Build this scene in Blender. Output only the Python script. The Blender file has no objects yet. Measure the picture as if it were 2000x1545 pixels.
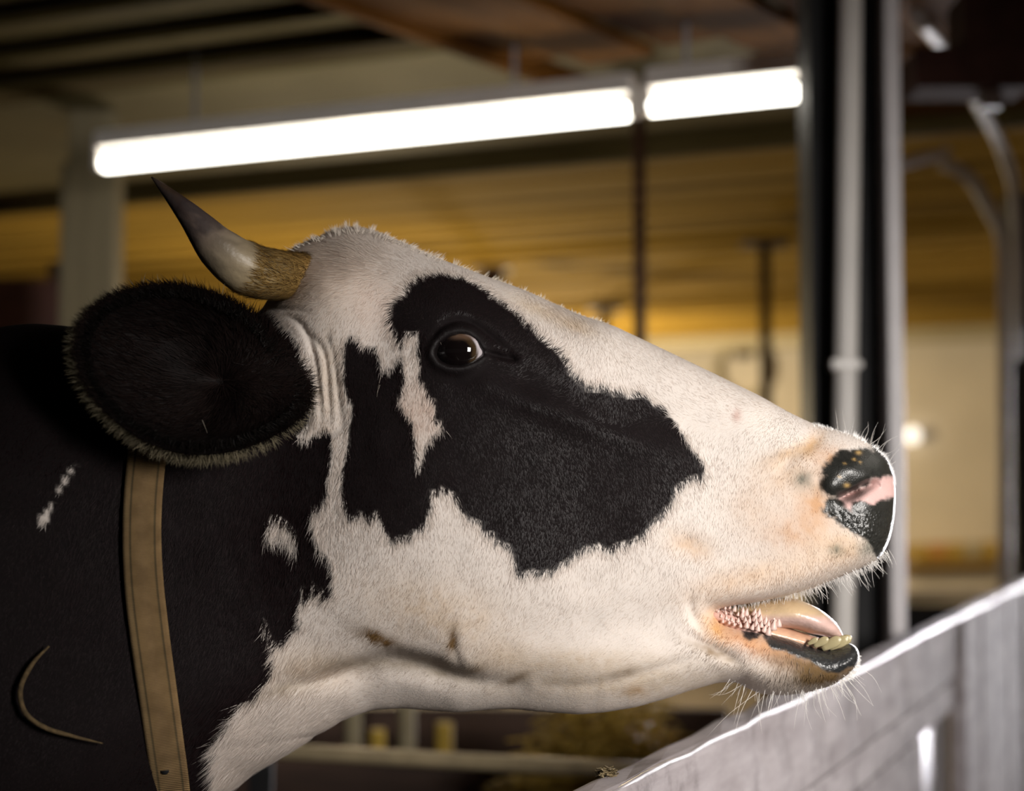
import bpy, bmesh, math
import numpy as np
from mathutils import Vector, Matrix

rng = np.random.default_rng(7)
scn = bpy.context.scene
COL = scn.collection

# ------------------------------------------------------------------ camera
FPX = 3500.0                      # focal length in pixels of the 2000x1545 frame
CAMZ = 1.25
PITCH = math.atan(199.5 / FPX)    # horizon lies at y = 972
cam_data = bpy.data.cameras.new('camera')
cam_data.sensor_width = 36.0
cam_data.lens = FPX / 2000.0 * 36.0
cam_data.clip_start = 0.05
cam_data.dof.use_dof = True
cam_data.dof.focus_distance = 1.575
cam_data.dof.aperture_fstop = 3.1
cam = bpy.data.objects.new('camera', cam_data)
cam.location = (0, 0, CAMZ)
cam.rotation_euler = (math.pi / 2 + PITCH, 0, 0)
COL.objects.link(cam)
scn.camera = cam
scn.view_settings.view_transform = 'Standard'
scn.view_settings.look = 'None'
scn.view_settings.gamma = 1.0
scn.view_settings.use_curve_mapping = False
scn.view_settings.exposure = 0.0

# ------------------------------------------------------------------ world and large lights
world = bpy.data.worlds.new('world')
scn.world = world
world.use_nodes = True
world.node_tree.nodes['Background'].inputs[0].default_value = (0.9, 0.85, 0.8, 1)
world.node_tree.nodes['Background'].inputs[1].default_value = 0.012


def area(name, loc, target, sx, sy, power, color):
    l = bpy.data.lights.new(name, 'AREA')
    l.shape = 'RECTANGLE'
    l.size, l.size_y = sx, sy
    l.energy = power
    l.color = color
    o = bpy.data.objects.new(name, l)
    o.location = loc
    o.rotation_euler = (Vector(target) - Vector(loc)).to_track_quat('-Z', 'Y').to_euler()
    COL.objects.link(o)
    return o


# added key light, unseen behind the camera to the right, brightening the face
key = area('key_light', (1.55, -0.35, 1.62), (0.64, 1.6, 1.14), 0.55, 0.8, 11.6, (1.0, 0.95, 0.90))
key.data.spread = math.radians(56)
# assumed daylight from an unseen doorway in the right hand wall, behind the muzzle
dw = area('assumed_doorway_light', (2.40, 7.0, 1.05), (0.45, 2.0, 1.02), 1.6, 1.7, 30.0, (0.98, 0.96, 1.0))
dw.data.spread = math.radians(36)

# ------------------------------------------------------------------ projection helpers
CP, SP = math.cos(PITCH), math.sin(PITCH)


def ray(px, py):
    px = np.asarray(px, float); py = np.asarray(py, float)
    cx = (px - 1000.0) / FPX
    cz = -(py - 772.5) / FPX
    # camera looks along +Y, pitched up
    return np.stack([cx, CP - cz * SP, SP + cz * CP], -1)


def PY(px, py, y):
    """world point seen at a pixel, on the upright plane at depth y"""
    r = ray(px, py)
    t = np.asarray(y, float) / r[..., 1]
    p = r * t[..., None]
    p[..., 2] += CAMZ
    return p


def PZ(px, py, z):
    """world point seen at a pixel, on the level plane at height z"""
    r = ray(px, py)
    t = (np.asarray(z, float) - CAMZ) / r[..., 2]
    p = r * t[..., None]
    p[..., 2] += CAMZ
    return p


def proj(P):
    P = np.asarray(P, float)
    x, y, z = P[..., 0], P[..., 1], P[..., 2] - CAMZ
    d = y * CP + z * SP
    u = -y * SP + z * CP
    return 1000 + FPX * x / d, 772.5 - FPX * u / d


# ------------------------------------------------------------------ small numpy helpers
def hash2(ix, iy, seed):
    h = (ix * 374761393 + iy * 668265263 + seed * 974711) & 0x7fffffff
    h = ((h ^ (h >> 13)) * 1274126177) & 0x7fffffff
    return ((h ^ (h >> 16)) & 0xffff) / 65535.0


def vnoise(x, y, seed=0):
    x = np.asarray(x, float); y = np.asarray(y, float)
    ix = np.floor(x).astype(np.int64); iy = np.floor(y).astype(np.int64)
    fx = x - ix; fy = y - iy
    fx = fx * fx * (3 - 2 * fx); fy = fy * fy * (3 - 2 * fy)
    a = hash2(ix, iy, seed); b = hash2(ix + 1, iy, seed)
    c = hash2(ix, iy + 1, seed); d = hash2(ix + 1, iy + 1, seed)
    return (a * (1 - fx) + b * fx) * (1 - fy) + (c * (1 - fx) + d * fx) * fy


def fbm(x, y, seed=0, octaves=4):
    s = 0; a = 0.5
    for o in range(octaves):
        s = s + a * vnoise(x, y, seed + o * 17)
        x = x * 2.03; y = y * 2.03; a *= 0.5
    return s / (1 - 0.5 ** octaves)


def seg_dist(X, Y, pts, closed=False):
    pts = np.asarray(pts, float)
    n = len(pts)
    best = np.full(X.shape, 1e18)
    for i in range(n if closed else n - 1):
        ax, ay = pts[i]; bx, by = pts[(i + 1) % n]
        vx, vy = bx - ax, by - ay
        L = vx * vx + vy * vy + 1e-12
        t = np.clip(((X - ax) * vx + (Y - ay) * vy) / L, 0, 1)
        dx = X - (ax + t * vx); dy = Y - (ay + t * vy)
        np.minimum(best, dx * dx + dy * dy, out=best)
    return np.sqrt(best)


def inside(X, Y, pts):
    pts = np.asarray(pts, float)
    n = len(pts)
    ins = np.zeros(X.shape, bool)
    for i in range(n):
        ax, ay = pts[i]; bx, by = pts[(i + 1) % n]
        if ay == by:
            continue
        c = (ay > Y) != (by > Y)
        ins ^= c & (X < (bx - ax) * (Y - ay) / (by - ay) + ax)
    return ins


def sdf(X, Y, pts):
    """positive inside"""
    d = seg_dist(X, Y, pts, True)
    return np.where(inside(X, Y, pts), d, -d)


def sdf_local(X, Y, pts, pad=60):
    pts = np.asarray(pts, float)
    out = np.full(X.shape, -1e3)
    lo = pts.min(0) - pad; hi = pts.max(0) + pad
    m = (X > lo[0]) & (X < hi[0]) & (Y > lo[1]) & (Y < hi[1])
    out[m] = sdf(X[m], Y[m], pts)
    return out


def sstep(a, b, x):
    t = np.clip((x - a) / (b - a), 0, 1)
    return t * t * (3 - 2 * t)


def catmull(pts, n):
    """resample an open polyline (any dimension) smoothly with n points"""
    P = np.asarray(pts, float)
    Q = np.vstack([2 * P[0] - P[1], P, 2 * P[-1] - P[-2]])
    out = []
    m = len(P) - 1
    for k in range(n):
        t = k / (n - 1) * m
        i = min(int(t), m - 1); f = t - i
        a, b, c, d = Q[i], Q[i + 1], Q[i + 2], Q[i + 3]
        out.append(0.5 * ((2 * b) + (-a + c) * f + (2 * a - 5 * b + 4 * c - d) * f * f + (-a + 3 * b - 3 * c + d) * f ** 3))
    return np.array(out)


# ------------------------------------------------------------------ object helpers
def link(o, parent=None, label=None, cat=None, group=None, kind=None):
    if o.name not in COL.objects:
        COL.objects.link(o)
    if parent is not None:
        o.parent = parent
        o.matrix_parent_inverse = parent.matrix_world.inverted()
    if label: o['label'] = label
    if cat: o['category'] = cat
    if group: o['group'] = group
    if kind: o['kind'] = kind
    return o


def empty(name, loc, label, cat, group=None):
    o = bpy.data.objects.new(name, None)
    o.location = loc
    o.empty_display_size = 0.1
    o.matrix_world = Matrix.Translation(loc)
    return link(o, None, label, cat, group)


def mesh_obj(name, V, F, mat, parent=None, smooth=True, cols=None, attrs=None, **kw):
    me = bpy.data.meshes.new(name)
    V = np.asarray(V, np.float32)
    if isinstance(F, np.ndarray):
        k = F.shape[1]
        me.vertices.add(len(V)); me.vertices.foreach_set('co', V.ravel())
        me.loops.add(F.size); me.loops.foreach_set('vertex_index', F.ravel().astype(np.int32))
        me.polygons.add(len(F))
        me.polygons.foreach_set('loop_start', np.arange(0, F.size, k, dtype=np.int32))
        me.update(calc_edges=True)
    else:
        me.from_pydata([tuple(v) for v in V.tolist()], [], [tuple(f) for f in F])
    if cols is not None:
        a = me.color_attributes.new('Col', 'FLOAT_COLOR', 'POINT')
        c = np.ones((len(V), 4), np.float32); c[:, :3] = cols
        a.data.foreach_set('color', c.ravel())
    for k_, v_ in (attrs or {}).items():
        a = me.attributes.new(k_, 'FLOAT', 'POINT')
        a.data.foreach_set('value', np.asarray(v_, np.float32))
    if smooth:
        me.polygons.foreach_set('use_smooth', np.ones(len(me.polygons), bool))
    if mat: me.materials.append(mat)
    o = bpy.data.objects.new(name, me)
    return link(o, parent, **kw)


def box_data(sx, sy, sz, bev=0.0):
    """box centred on the origin, edges chamfered"""
    bm = bmesh.new()
    bmesh.ops.create_cube(bm, size=1.0)
    for v in bm.verts:
        v.co = Vector((v.co.x * sx, v.co.y * sy, v.co.z * sz))
    if bev > 0:
        bmesh.ops.bevel(bm, geom=list(bm.edges), offset=bev, segments=2, affect='EDGES', profile=0.6)
    return bm


def bm_obj(name, bm, mat, parent=None, M=None, smooth=False, **kw):
    me = bpy.data.meshes.new(name)
    if M is not None: bm.transform(M)
    bm.normal_update()
    bm.to_mesh(me); bm.free()
    if smooth:
        for p in me.polygons: p.use_smooth = True
    me.materials.append(mat)
    o = bpy.data.objects.new(name, me)
    return link(o, parent, **kw)


def frame(center, ax, up=(0, 0, 1)):
    """matrix whose local X runs along ax and whose local Z is near up"""
    x = Vector(ax).normalized(); z = Vector(up)
    y = z.cross(x).normalized(); z = x.cross(y)
    M = Matrix((x, y, z)).transposed().to_4x4()
    M.translation = Vector(center)
    return M


def bar(name, a, b, w, h, mat, parent=None, bev=0.004, up=(0, 0, 1), **kw):
    """squared timber or steel bar from a to b; w sideways, h along up"""
    a = Vector(a); b = Vector(b)
    bm = box_data((b - a).length, w, h, bev)
    o = bm_obj(name, bm, mat, None, None)
    M = frame((a + b) / 2, b - a, up)
    if parent is not None:
        o.parent = parent
        o.matrix_parent_inverse = parent.matrix_world.inverted()
    o.matrix_basis = M
    for k, v in (('label', kw.get('label')), ('category', kw.get('cat')), ('group', kw.get('group')), ('kind', kw.get('kind'))):
        if v: o[k] = v
    return o


def loft(rings, caps=True):
    """rings: array (n, m, 3)"""
    R = np.asarray(rings, float)
    n, m = R.shape[:2]
    V = R.reshape(-1, 3)
    i = np.arange(n - 1)[:, None]; j = np.arange(m)[None, :]
    a = i * m + j; b = i * m + (j + 1) % m
    F = np.stack([a, b, b + m, a + m], -1).reshape(-1, 4).tolist()
    if caps:
        V = np.vstack([V, R[0].mean(0), R[-1].mean(0)])
        c0, c1 = n * m, n * m + 1
        F += [(c0, (k + 1) % m, k) for k in range(m)]
        F += [(c1, (n - 1) * m + k, (n - 1) * m + (k + 1) % m) for k in range(m)]
    return V, F


def tube_path(pts, radii, m=12, squash=None, up=(0, 1, 0)):
    P = np.asarray(pts, float)
    n = len(P)
    T = np.gradient(P, axis=0); T /= np.linalg.norm(T, axis=1)[:, None] + 1e-12
    rings = []
    ref = np.asarray(up, float)
    th = np.linspace(0, 2 * np.pi, m, endpoint=False)
    for k in range(n):
        s = np.cross(T[k], ref); s /= np.linalg.norm(s) + 1e-12
        u = np.cross(s, T[k])
        r = radii[k] if np.ndim(radii) else radii
        q = 1.0 if squash is None else (squash[k] if np.ndim(squash) else squash)
        rings.append(P[k] + r * (np.cos(th)[:, None] * s + q * np.sin(th)[:, None] * u))
    return np.array(rings)


def tube_obj(name, pts, radii, mat, parent=None, m=12, cols=None, **kw):
    V, F = loft(tube_path(pts, radii, m, up=kw.pop('up', (0.123, 1, 0.07))))
    return mesh_obj(name, V, F, mat, parent, True, cols, **kw)


# ------------------------------------------------------------------ materials
def new_mat(name):
    m = bpy.data.materials.new(name)
    m.use_nodes = True
    nt = m.node_tree
    return m, nt, nt.nodes['Principled BSDF']


def node(nt, t, **kw):
    n = nt.nodes.new(t)
    for k, v in kw.items():
        if k.startswith('i_'):
            n.inputs[k[2:].replace('_', ' ')].default_value = v
        else:
            setattr(n, k, v)
    return n


def ramp(nt, stops):
    r = nt.nodes.new('ShaderNodeValToRGB')
    e = r.color_ramp.elements
    while len(e) < len(stops): e.new(0.5)
    for k, (p, c) in enumerate(stops):
        e[k].position = p; e[k].color = (*c, 1)
    return r


def wood(name, c0, c1, scale=(1.2, 14, 14), rough=0.6, bump=0.25, jitter=0.35, spec=0.3, dirt=None, dirt_amt=0.5):
    """grain along local X, tone varied from board to board"""
    m, nt, b = new_mat(name)
    L = nt.links.new
    tc = node(nt, 'ShaderNodeTexCoord')
    oi = node(nt, 'ShaderNodeObjectInfo')
    mp = node(nt, 'ShaderNodeMapping')
    mp.inputs['Scale'].default_value = scale
    add = node(nt, 'ShaderNodeVectorMath', operation='ADD')
    sc = node(nt, 'ShaderNodeVectorMath', operation='SCALE')
    cmb = node(nt, 'ShaderNodeCombineXYZ')
    for k in range(3): L(oi.outputs['Random'], cmb.inputs[k])
    L(cmb.outputs[0], sc.inputs[0]); sc.inputs['Scale'].default_value = 37.0
    L(tc.outputs['Object'], mp.inputs[0]); L(mp.outputs[0], add.inputs[0]); L(sc.outputs[0], add.inputs[1])
    nz = node(nt, 'ShaderNodeTexNoise'); nz.inputs['Scale'].default_value = 2.0; nz.inputs['Detail'].default_value = 6; nz.inputs['Roughness'].default_value = 0.65
    L(add.outputs[0], nz.inputs['Vector'])
    r = ramp(nt, [(0.3, c0), (0.7, c1)])
    L(nz.outputs['Fac'], r.inputs[0])
    hs = node(nt, 'ShaderNodeHueSaturation')
    mr = node(nt, 'ShaderNodeMapRange'); mr.inputs['To Min'].default_value = 1 - jitter; mr.inputs['To Max'].default_value = 1 + jitter
    L(oi.outputs['Random'], mr.inputs[0]); L(mr.outputs[0], hs.inputs['Value']); L(r.outputs[0], hs.inputs['Color'])
    out = hs.outputs[0]
    if dirt is not None:
        n2 = node(nt, 'ShaderNodeTexNoise'); n2.inputs['Scale'].default_value = 9.0; n2.inputs['Detail'].default_value = 8; n2.inputs['Roughness'].default_value = 0.7
        L(tc.outputs['Object'], n2.inputs['Vector'])
        r2 = ramp(nt, [(0.5, (0, 0, 0)), (0.72, (dirt_amt,) * 3)])
        L(n2.outputs['Fac'], r2.inputs[0])
        mx = node(nt, 'ShaderNodeMix', data_type='RGBA')
        L(r2.outputs[0], mx.inputs['Factor']); L(out, mx.inputs[6]); mx.inputs[7].default_value = (*dirt, 1)
        out = mx.outputs[2]
    L(out, b.inputs['Base Color'])
    b.inputs['Roughness'].default_value = rough
    b.inputs['Specular IOR Level'].default_value = spec
    bp = node(nt, 'ShaderNodeBump'); bp.inputs['Strength'].default_value = bump; bp.inputs['Distance'].default_value = 0.004
    L(nz.outputs['Fac'], bp.inputs['Height']); L(bp.outputs[0], b.inputs['Normal'])
    return m


def plain(name, c, rough=0.5, metal=0.0, spec=0.5, var=0.25, scale=12.0, bump=0.1):
    m, nt, b = new_mat(name)
    L = nt.links.new
    tc = node(nt, 'ShaderNodeTexCoord')
    nz = node(nt, 'ShaderNodeTexNoise'); nz.inputs['Scale'].default_value = scale; nz.inputs['Detail'].default_value = 6
    L(tc.outputs['Object'], nz.inputs['Vector'])
    r = ramp(nt, [(0.3, tuple(x * (1 - var) for x in c)), (0.7, tuple(min(1, x * (1 + var)) for x in c))])
    L(nz.outputs['Fac'], r.inputs[0]); L(r.outputs[0], b.inputs['Base Color'])
    b.inputs['Roughness'].default_value = rough; b.inputs['Metallic'].default_value = metal
    b.inputs['Specular IOR Level'].default_value = spec
    bp = node(nt, 'ShaderNodeBump'); bp.inputs['Strength'].default_value = bump; bp.inputs['Distance'].default_value = 0.003
    L(nz.outputs['Fac'], bp.inputs['Height']); L(bp.outputs[0], b.inputs['Normal'])
    return m


def emit(name, c, s):
    m, nt, b = new_mat(name)
    b.inputs['Base Color'].default_value = (*c, 1)
    b.inputs['Emission Color'].default_value = (*c, 1)
    b.inputs['Emission Strength'].default_value = s
    return m


def colmat(name, rough=0.6, spec=0.3, bump=0.0, bscale=200, translucent=0.0, sheen=0.0):
    """base colour from the Col attribute"""
    m, nt, b = new_mat(name)
    L = nt.links.new
    at = node(nt, 'ShaderNodeAttribute', attribute_name='Col')
    L(at.outputs['Color'], b.inputs['Base Color'])
    b.inputs['Roughness'].default_value = rough
    b.inputs['Specular IOR Level'].default_value = spec
    if sheen: b.inputs['Sheen Weight'].default_value = sheen
    if bump:
        tc = node(nt, 'ShaderNodeTexCoord')
        nz = node(nt, 'ShaderNodeTexNoise'); nz.inputs['Scale'].default_value = bscale; nz.inputs['Detail'].default_value = 4
        L(tc.outputs['Object'], nz.inputs['Vector'])
        bp = node(nt, 'ShaderNodeBump'); bp.inputs['Strength'].default_value = bump; bp.inputs['Distance'].default_value = 0.002
        L(nz.outputs['Fac'], bp.inputs['Height']); L(bp.outputs[0], b.inputs['Normal'])
    if translucent:
        tr = node(nt, 'ShaderNodeBsdfTranslucent')
        L(at.outputs['Color'], tr.inputs['Color'])
        mx = node(nt, 'ShaderNodeMixShader'); mx.inputs[0].default_value = translucent
        L(b.outputs[0], mx.inputs[1]); L(tr.outputs[0], mx.inputs[2])
        L(mx.outputs[0], nt.nodes['Material Output'].inputs['Surface'])
    return m


M_gold = wood('golden_boards', (0.24, 0.145, 0.022), (0.40, 0.26, 0.05), jitter=0.25, spec=0.05, rough=0.85)
M_green = wood('grey_green_boards', (0.07, 0.052, 0.018), (0.12, 0.09, 0.034), jitter=0.25, spec=0.05, rough=0.85)
M_brown = wood('red_brown_boards', (0.085, 0.034, 0.006), (0.17, 0.07, 0.014), jitter=0.3, spec=0.05, rough=0.85)
M_pale = plain('pale_ceiling_panel', (0.19, 0.155, 0.062), 0.75, var=0.12, scale=2.5)
M_palebeam = wood('pale_beam', (0.42, 0.37, 0.24), (0.55, 0.49, 0.34), jitter=0.1)
M_beige = wood('beige_timber', (0.20, 0.165, 0.10), (0.27, 0.23, 0.14), jitter=0.05)
M_darkwood = wood('dark_timber', (0.035, 0.02, 0.014), (0.08, 0.045, 0.03), jitter=0.2)
M_fence = wood('weathered_plank', (0.27, 0.235, 0.24), (0.52, 0.475, 0.49), scale=(1.5, 9, 9), rough=0.85, bump=0.3, jitter=0.08, spec=0.08, dirt=(0.045, 0.034, 0.026), dirt_amt=0.75)
M_white = plain('limewashed_wall', (0.72, 0.66, 0.56), 0.8, var=0.06, scale=3)
M_black = plain('black_paint', (0.016, 0.016, 0.017), 0.6, spec=0.2, var=0.3)
M_brownsteel = plain('brown_steel', (0.10, 0.045, 0.03), 0.5, var=0.3)
M_pvc = plain('white_plastic', (0.88, 0.84, 0.80), 0.35, var=0.04)
M_greysteel = plain('grey_steel', (0.42, 0.42, 0.45), 0.35, metal=0.6, var=0.2)
M_flange = plain('lit_flange', (0.74, 0.70, 0.72), 0.4, var=0.08)  # pale colour carries the daylight falling on the dark column's flange
M_dimpipe = plain('grey_pipe', (0.36, 0.31, 0.28), 0.45, var=0.15)
M_floor = plain('barn_floor', (0.10, 0.085, 0.07), 0.85, var=0.4, scale=4, bump=0.4)
M_tube = emit('lamp_tube', (1.0, 0.96, 0.86), 8.5)
M_hay = wood('hay', (0.32, 0.20, 0.03), (0.55, 0.38, 0.08), jitter=0.3)
M_straw = wood('dirty_straw', (0.10, 0.07, 0.03), (0.32, 0.25, 0.14), scale=(90, 90, 90), jitter=0.0)
M_yellow = plain('yellow_plastic', (0.45, 0.30, 0.04), 0.6)
M_orange = plain('orange_plastic', (0.5, 0.24, 0.04), 0.6)
M_palerail = plain('pale_rail', (0.45, 0.36, 0.22), 0.45, metal=0.3)
M_machine = plain('machine_paint', (0.035, 0.016, 0.012), 0.95, spec=0.03)
M_red = plain('dark_red_panel', (0.10, 0.028, 0.014), 0.6)

# ------------------------------------------------------------------ barn shell
U = np.array([0.901, -0.434, 0.0]); Vv = np.array([0.434, 0.901, 0.0])


def UV(u, v, z):
    return tuple(u * U + v * Vv + np.array([0, 0, z]))


def uv_of(P):
    return float(np.dot(P, U)), float(np.dot(P, Vv))


def quad_slab(name, pts, z0, z1, mat, **kw):
    V = [(*p[:2], z0) for p in pts] + [(*p[:2], z1) for p in pts]
    n = len(pts)
    F = [tuple(range(n))[::-1], tuple(range(n, 2 * n))] + [(k, (k + 1) % n, n + (k + 1) % n, n + k) for k in range(n)]
    return mesh_obj(name, V, F, mat, smooth=False, **kw)


corners = [UV(-11, -6, 0), UV(7, -6, 0), UV(7, 14.2, 0), UV(-11, 14.2, 0)]
floor = quad_slab('floor', corners, -0.1, 0.0, M_floor, kind='structure', label='dark trampled earth and concrete barn floor')
ceiling = quad_slab('ceiling', corners, 2.42, 2.5, M_darkwood, kind='structure', label='low boarded barn ceiling')
# far wall
tubeL = PZ(195, 322, 2.118); tubeR = PZ(1240, 217, 2.118)
v_tube = uv_of(tubeL)[1]
wall_v = uv_of(PZ(1500, 672, 2.38))[1]
wall_back = bar('wall_back', UV(-9, wall_v + 0.1, 1.25), UV(6.5, wall_v + 0.1, 1.25), 0.2, 2.5, M_white, None, 0.0)
wall_back['kind'] = 'structure'; wall_back['label'] = 'white limewashed far wall of the barn'

def board(name, u0, u1, vc, z, w, th, mat, parent):
    return bar(name, UV(u0, vc, z), UV(u1, vc, z), w, th, mat, parent, 0.003)


v_C = uv_of(PZ(400, 160, 2.37))[1]           # near edge of the pale panels
v_P = uv_of(PZ(450, 350, 2.37))[1]           # far edge of the pale panels
# golden boards of the far half of the ceiling, running along the lamps
n = 0
bw = 0.17
v = v_P + bw / 2
while v < wall_v - 0.1:
    board('plank', -8.5, 5.5, v, 2.385 - 0.012 * (n % 2) - 0.006 * ((n * 7) % 5) / 5, bw - 0.006, 0.024, M_gold, ceiling)
    v += bw; n += 1
board('joist', -8.5, 5.5, v_P + 0.02, 2.35, 0.05, 0.07, M_green, ceiling)
for vv in (v_P + 2.1, v_P + 4.2):
    board('joist', -8.5, 5.5, vv, 2.35, 0.08, 0.05, M_gold, ceiling)
board('joist', -8.5, 5.5, wall_v - 0.9, 2.33, 0.22, 0.10, M_palebeam, ceiling)
# pale panels above the lamps
u_end = uv_of(PZ(1660, 240, 2.37))[0]
for u0, u1 in ((-6.0, -3.4), (-3.39, -0.9), (-0.89, u_end)):
    board('panel', u0, u1, (v_C + v_P) / 2, 2.385, v_P - v_C - 0.004, 0.02, M_pale, ceiling)
for k in range(8):
    w_ = (v_P - v_C) / 8
    board('plank', u_end + 0.01, 6.0, v_C + w_ * (k + 0.5), 2.385 - 0.01 * (k % 2), w_ - 0.006, 0.022, M_brown, ceiling)
# grey green boards in the near left part, lapped like clapboards
v = v_C - 0.12
for n in range(11):
    o = board('plank', -6.0, 2.2, v, 2.372, 0.275, 0.022, M_green, ceiling)
    o.rotation_euler.rotate_axis('X', math.radians(9))
    v -= 0.262
# red brown boards in the near right part
p1 = PZ(1250, 205, 2.33); p2 = PZ(720, 12, 2.33)
Q = (p1 - p2) / np.linalg.norm(p1 - p2)
Qn = np.array([Q[1], -Q[0], 0])
for k in range(12):
    c = p1 + Qn * (0.09 + 0.195 * k)
    a = c - Q * 3.2
    e = c + Q * ((v_C - 0.02 - uv_of(c)[1]) / np.dot(Q, Vv))
    zz = 2.33 - 0.024 * (k % 2)
    bar('plank', (a[0], a[1], zz), (e[0], e[1], zz), 0.185, 0.026, M_brown, ceiling, 0.003)
e0 = p1 - Q * 3.2; e1 = p1
bar('joist', (e0[0], e0[1], 2.325), (e1[0], e1[1], 2.325), 0.03, 0.06, M_brown, ceiling, 0.003)

# timber bands low on the far wall
for z, h, mat, nm in ((0.78, 0.17, M_gold, 'rail_board'), (0.66, 0.10, M_brown, 'rail_board'), (0.42, 0.40, M_black, 'kick_board')):
    bar(nm, UV(-8, wall_v - 0.02, z), UV(6, wall_v - 0.02, z), 0.05, h, mat, wall_back, 0.003)

# right hand wall with an assumed doorway for the backlight, outside the frame
wall_right = empty('wall_right', (2.55, 3.0, 0), 'pale side wall with an assumed open doorway, out of view', 'wall')
del wall_right['category']; wall_right['kind'] = 'structure'
for nm, y0, y1, z0, z1 in (('wall_panel', -3.0, 6.15, 0, 2.4), ('wall_panel', 7.85, 8.5, 0, 2.4), ('wall_panel', 6.15, 7.85, 1.95, 2.4)):
    bar(nm, (2.6, y0, (z0 + z1) / 2), (2.6, y1, (z0 + z1) / 2), 0.16, z1 - z0, M_white, wall_right, 0.0)
door = empty('door_assumed', (2.55, 7.0, 0.0), 'assumed open doorway in the side wall, out of view', 'door')
del door['category']; door['kind'] = 'structure'
bar('door_frame', (2.6, 6.19, 1.92), (2.6, 7.81, 1.92), 0.12, 0.06, M_pvc, door)
for y in (6.18, 7.82):
    bar('door_frame', (2.6, y, 0.0), (2.6, y, 1.95), 0.06, 0.12, M_pvc, door, up=(1, 0, 0))


# ------------------------------------------------------------------ lamps
def lamp(a, b, label, light=0.0):
    a = np.asarray(a); b = np.asarray(b)
    d = (b - a) / np.linalg.norm(b - a)
    L = empty('fluorescent_lamp', tuple((a + b) / 2 + np.array([0, 0, 0.09])), label, 'lamp', 'fluorescent lamps under the barn ceiling')
    upv = np.array([0, 0, 0.062])
    bar('housing', a + upv, b + upv, 0.06, 0.045, M_pvc, L, 0.006)
    n = 7
    tube_obj('tube', [a + (b - a) * t for t in np.linspace(0.012, 0.988, n)], [0.019] * n, M_tube, L, 16)
    for e, s in ((a, 1), (b, -1)):
        bar('end_cap', e + np.array([0, 0, 0.02]) - d * 0.012 * s, e + np.array([0, 0, 0.02]) + d * 0.012 * s, 0.036, 0.07, M_pvc, L, 0.006)
    for t in (0.2, 0.8):
        p = a + (b - a) * t
        bar('hanger', p + np.array([0, 0, 0.08]), p + np.array([0, 0, 0.256]), 0.012, 0.012, M_greysteel, L, 0.002, up=(1, 0, 0))
    return L


lamp(tubeL, tubeR, 'long glowing fluorescent tube lamp above the horn of the cow')
t2 = PZ(1268, 210, 2.118)
lamp(t2, t2 + U * 0.44, 'short glowing fluorescent tube lamp beside the black column')
lamp((1.50, 1.35, 2.16), (1.18, 2.55, 2.16), 'added unseen tube lamp brightening the column, its pipe and the fence top')  # extra lamp out of view, added to light column, pipe and nose
# added lamps assumed hidden behind the head, lighting the far ceiling and wall
M_globe = emit('added_hanging_globe', (1.0, 0.86, 0.6), 30.0)
for px, py, d, pw, lab in ((720, 800, 8.0, 72, 'added warm globe lamp hidden behind the head of the cow, lighting the far ceiling'), (1080, 830, 11.3, 175, 'added warm globe lamp hidden behind the cow, lighting the far white wall')):
    c = PY(px, py, d)
    E = empty('added_hanging_lamp', tuple(c), lab, 'lamp', 'added warm globe lamps hidden behind the cow')
    bm = bmesh.new(); bmesh.ops.create_uvsphere(bm, u_segments=24, v_segments=14, radius=0.07)
    bm_obj('globe', bm, M_globe, E, Matrix.Translation(c), True)
    tube_obj('cord', [(c[0], c[1], z) for z in np.linspace(c[2] + 0.1, 2.38, 5)], [0.004] * 5, M_black, E, 8, up=(0, 1, 0))
    tube_obj('socket', [(c[0], c[1], c[2] + q) for q in (0.06, 0.09, 0.12)], [0.03, 0.028, 0.012], M_black, E, 14, up=(0, 1, 0))
    l = bpy.data.lights.new('added_lamp_glow', 'POINT'); l.energy = pw; l.color = (1.0, 0.80, 0.5); l.shadow_soft_size = 0.09  # added point light under each globe
    lo = bpy.data.objects.new('added_lamp_glow', l); COL.objects.link(lo); lo.location = (c[0], c[1], c[2] - 0.18)


# ------------------------------------------------------------------ posts
def round_post(px, py_top, ztop, r, mat, label, name='steel_post', base_label=None):
    P = PZ(px, py_top, ztop)
    x, y = P[0], P[1]
    E = empty(name, (x, y, 0), label, 'post', 'brown posts under the far ceiling')
    tube_obj('shaft', [(x, y, z) for z in (0.0, 0.8, 1.6, ztop - 0.01)], [r] * 4, mat, E, 16, up=(0, 1, 0))
    bar('head_plate', (x - 0.09, y, ztop - 0.012), (x + 0.09, y, ztop - 0.012), 0.16, 0.02, mat, E, 0.003)
    bar('base_plate', (x - 0.08, y, 0.011), (x + 0.08, y, 0.011), 0.16, 0.02, mat, E, 0.003)
    return E


round_post(1248, 190, 2.37, 0.018, M_brownsteel, 'slim brown steel post where the two lamps meet')
round_post(1494, 470, 2.285, 0.024, M_darkwood, 'dark slim post left of the black column')
round_post(1180, 600, 2.33, 0.03, M_darkwood, 'dark post whose top shows above the nose ridge of the cow')
round_post(962, 520, 2.33, 0.05, M_darkwood, 'dark post whose top shows above the brow of the cow')

# pale timber post at the left
P = PZ(190, 268, 2.3)
E = empty('timber_post', (P[0], P[1], 0), 'pale beige timber post behind the horn, at the left lamp end', 'post')
s = 92 / FPX * P[1]
bar('shaft', (P[0], P[1], 0), (P[0], P[1], 2.37), s, s, M_beige, E, 0.012, up=(0, 1, 0))
bar('edge_batten', (P[0] - s * 0.5, P[1] - s * 0.52, 0.01), (P[0] - s * 0.5, P[1] - s * 0.52, 2.21), 0.03, 0.03, M_beige, E, 0.004, up=(0, 1, 0))
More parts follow.
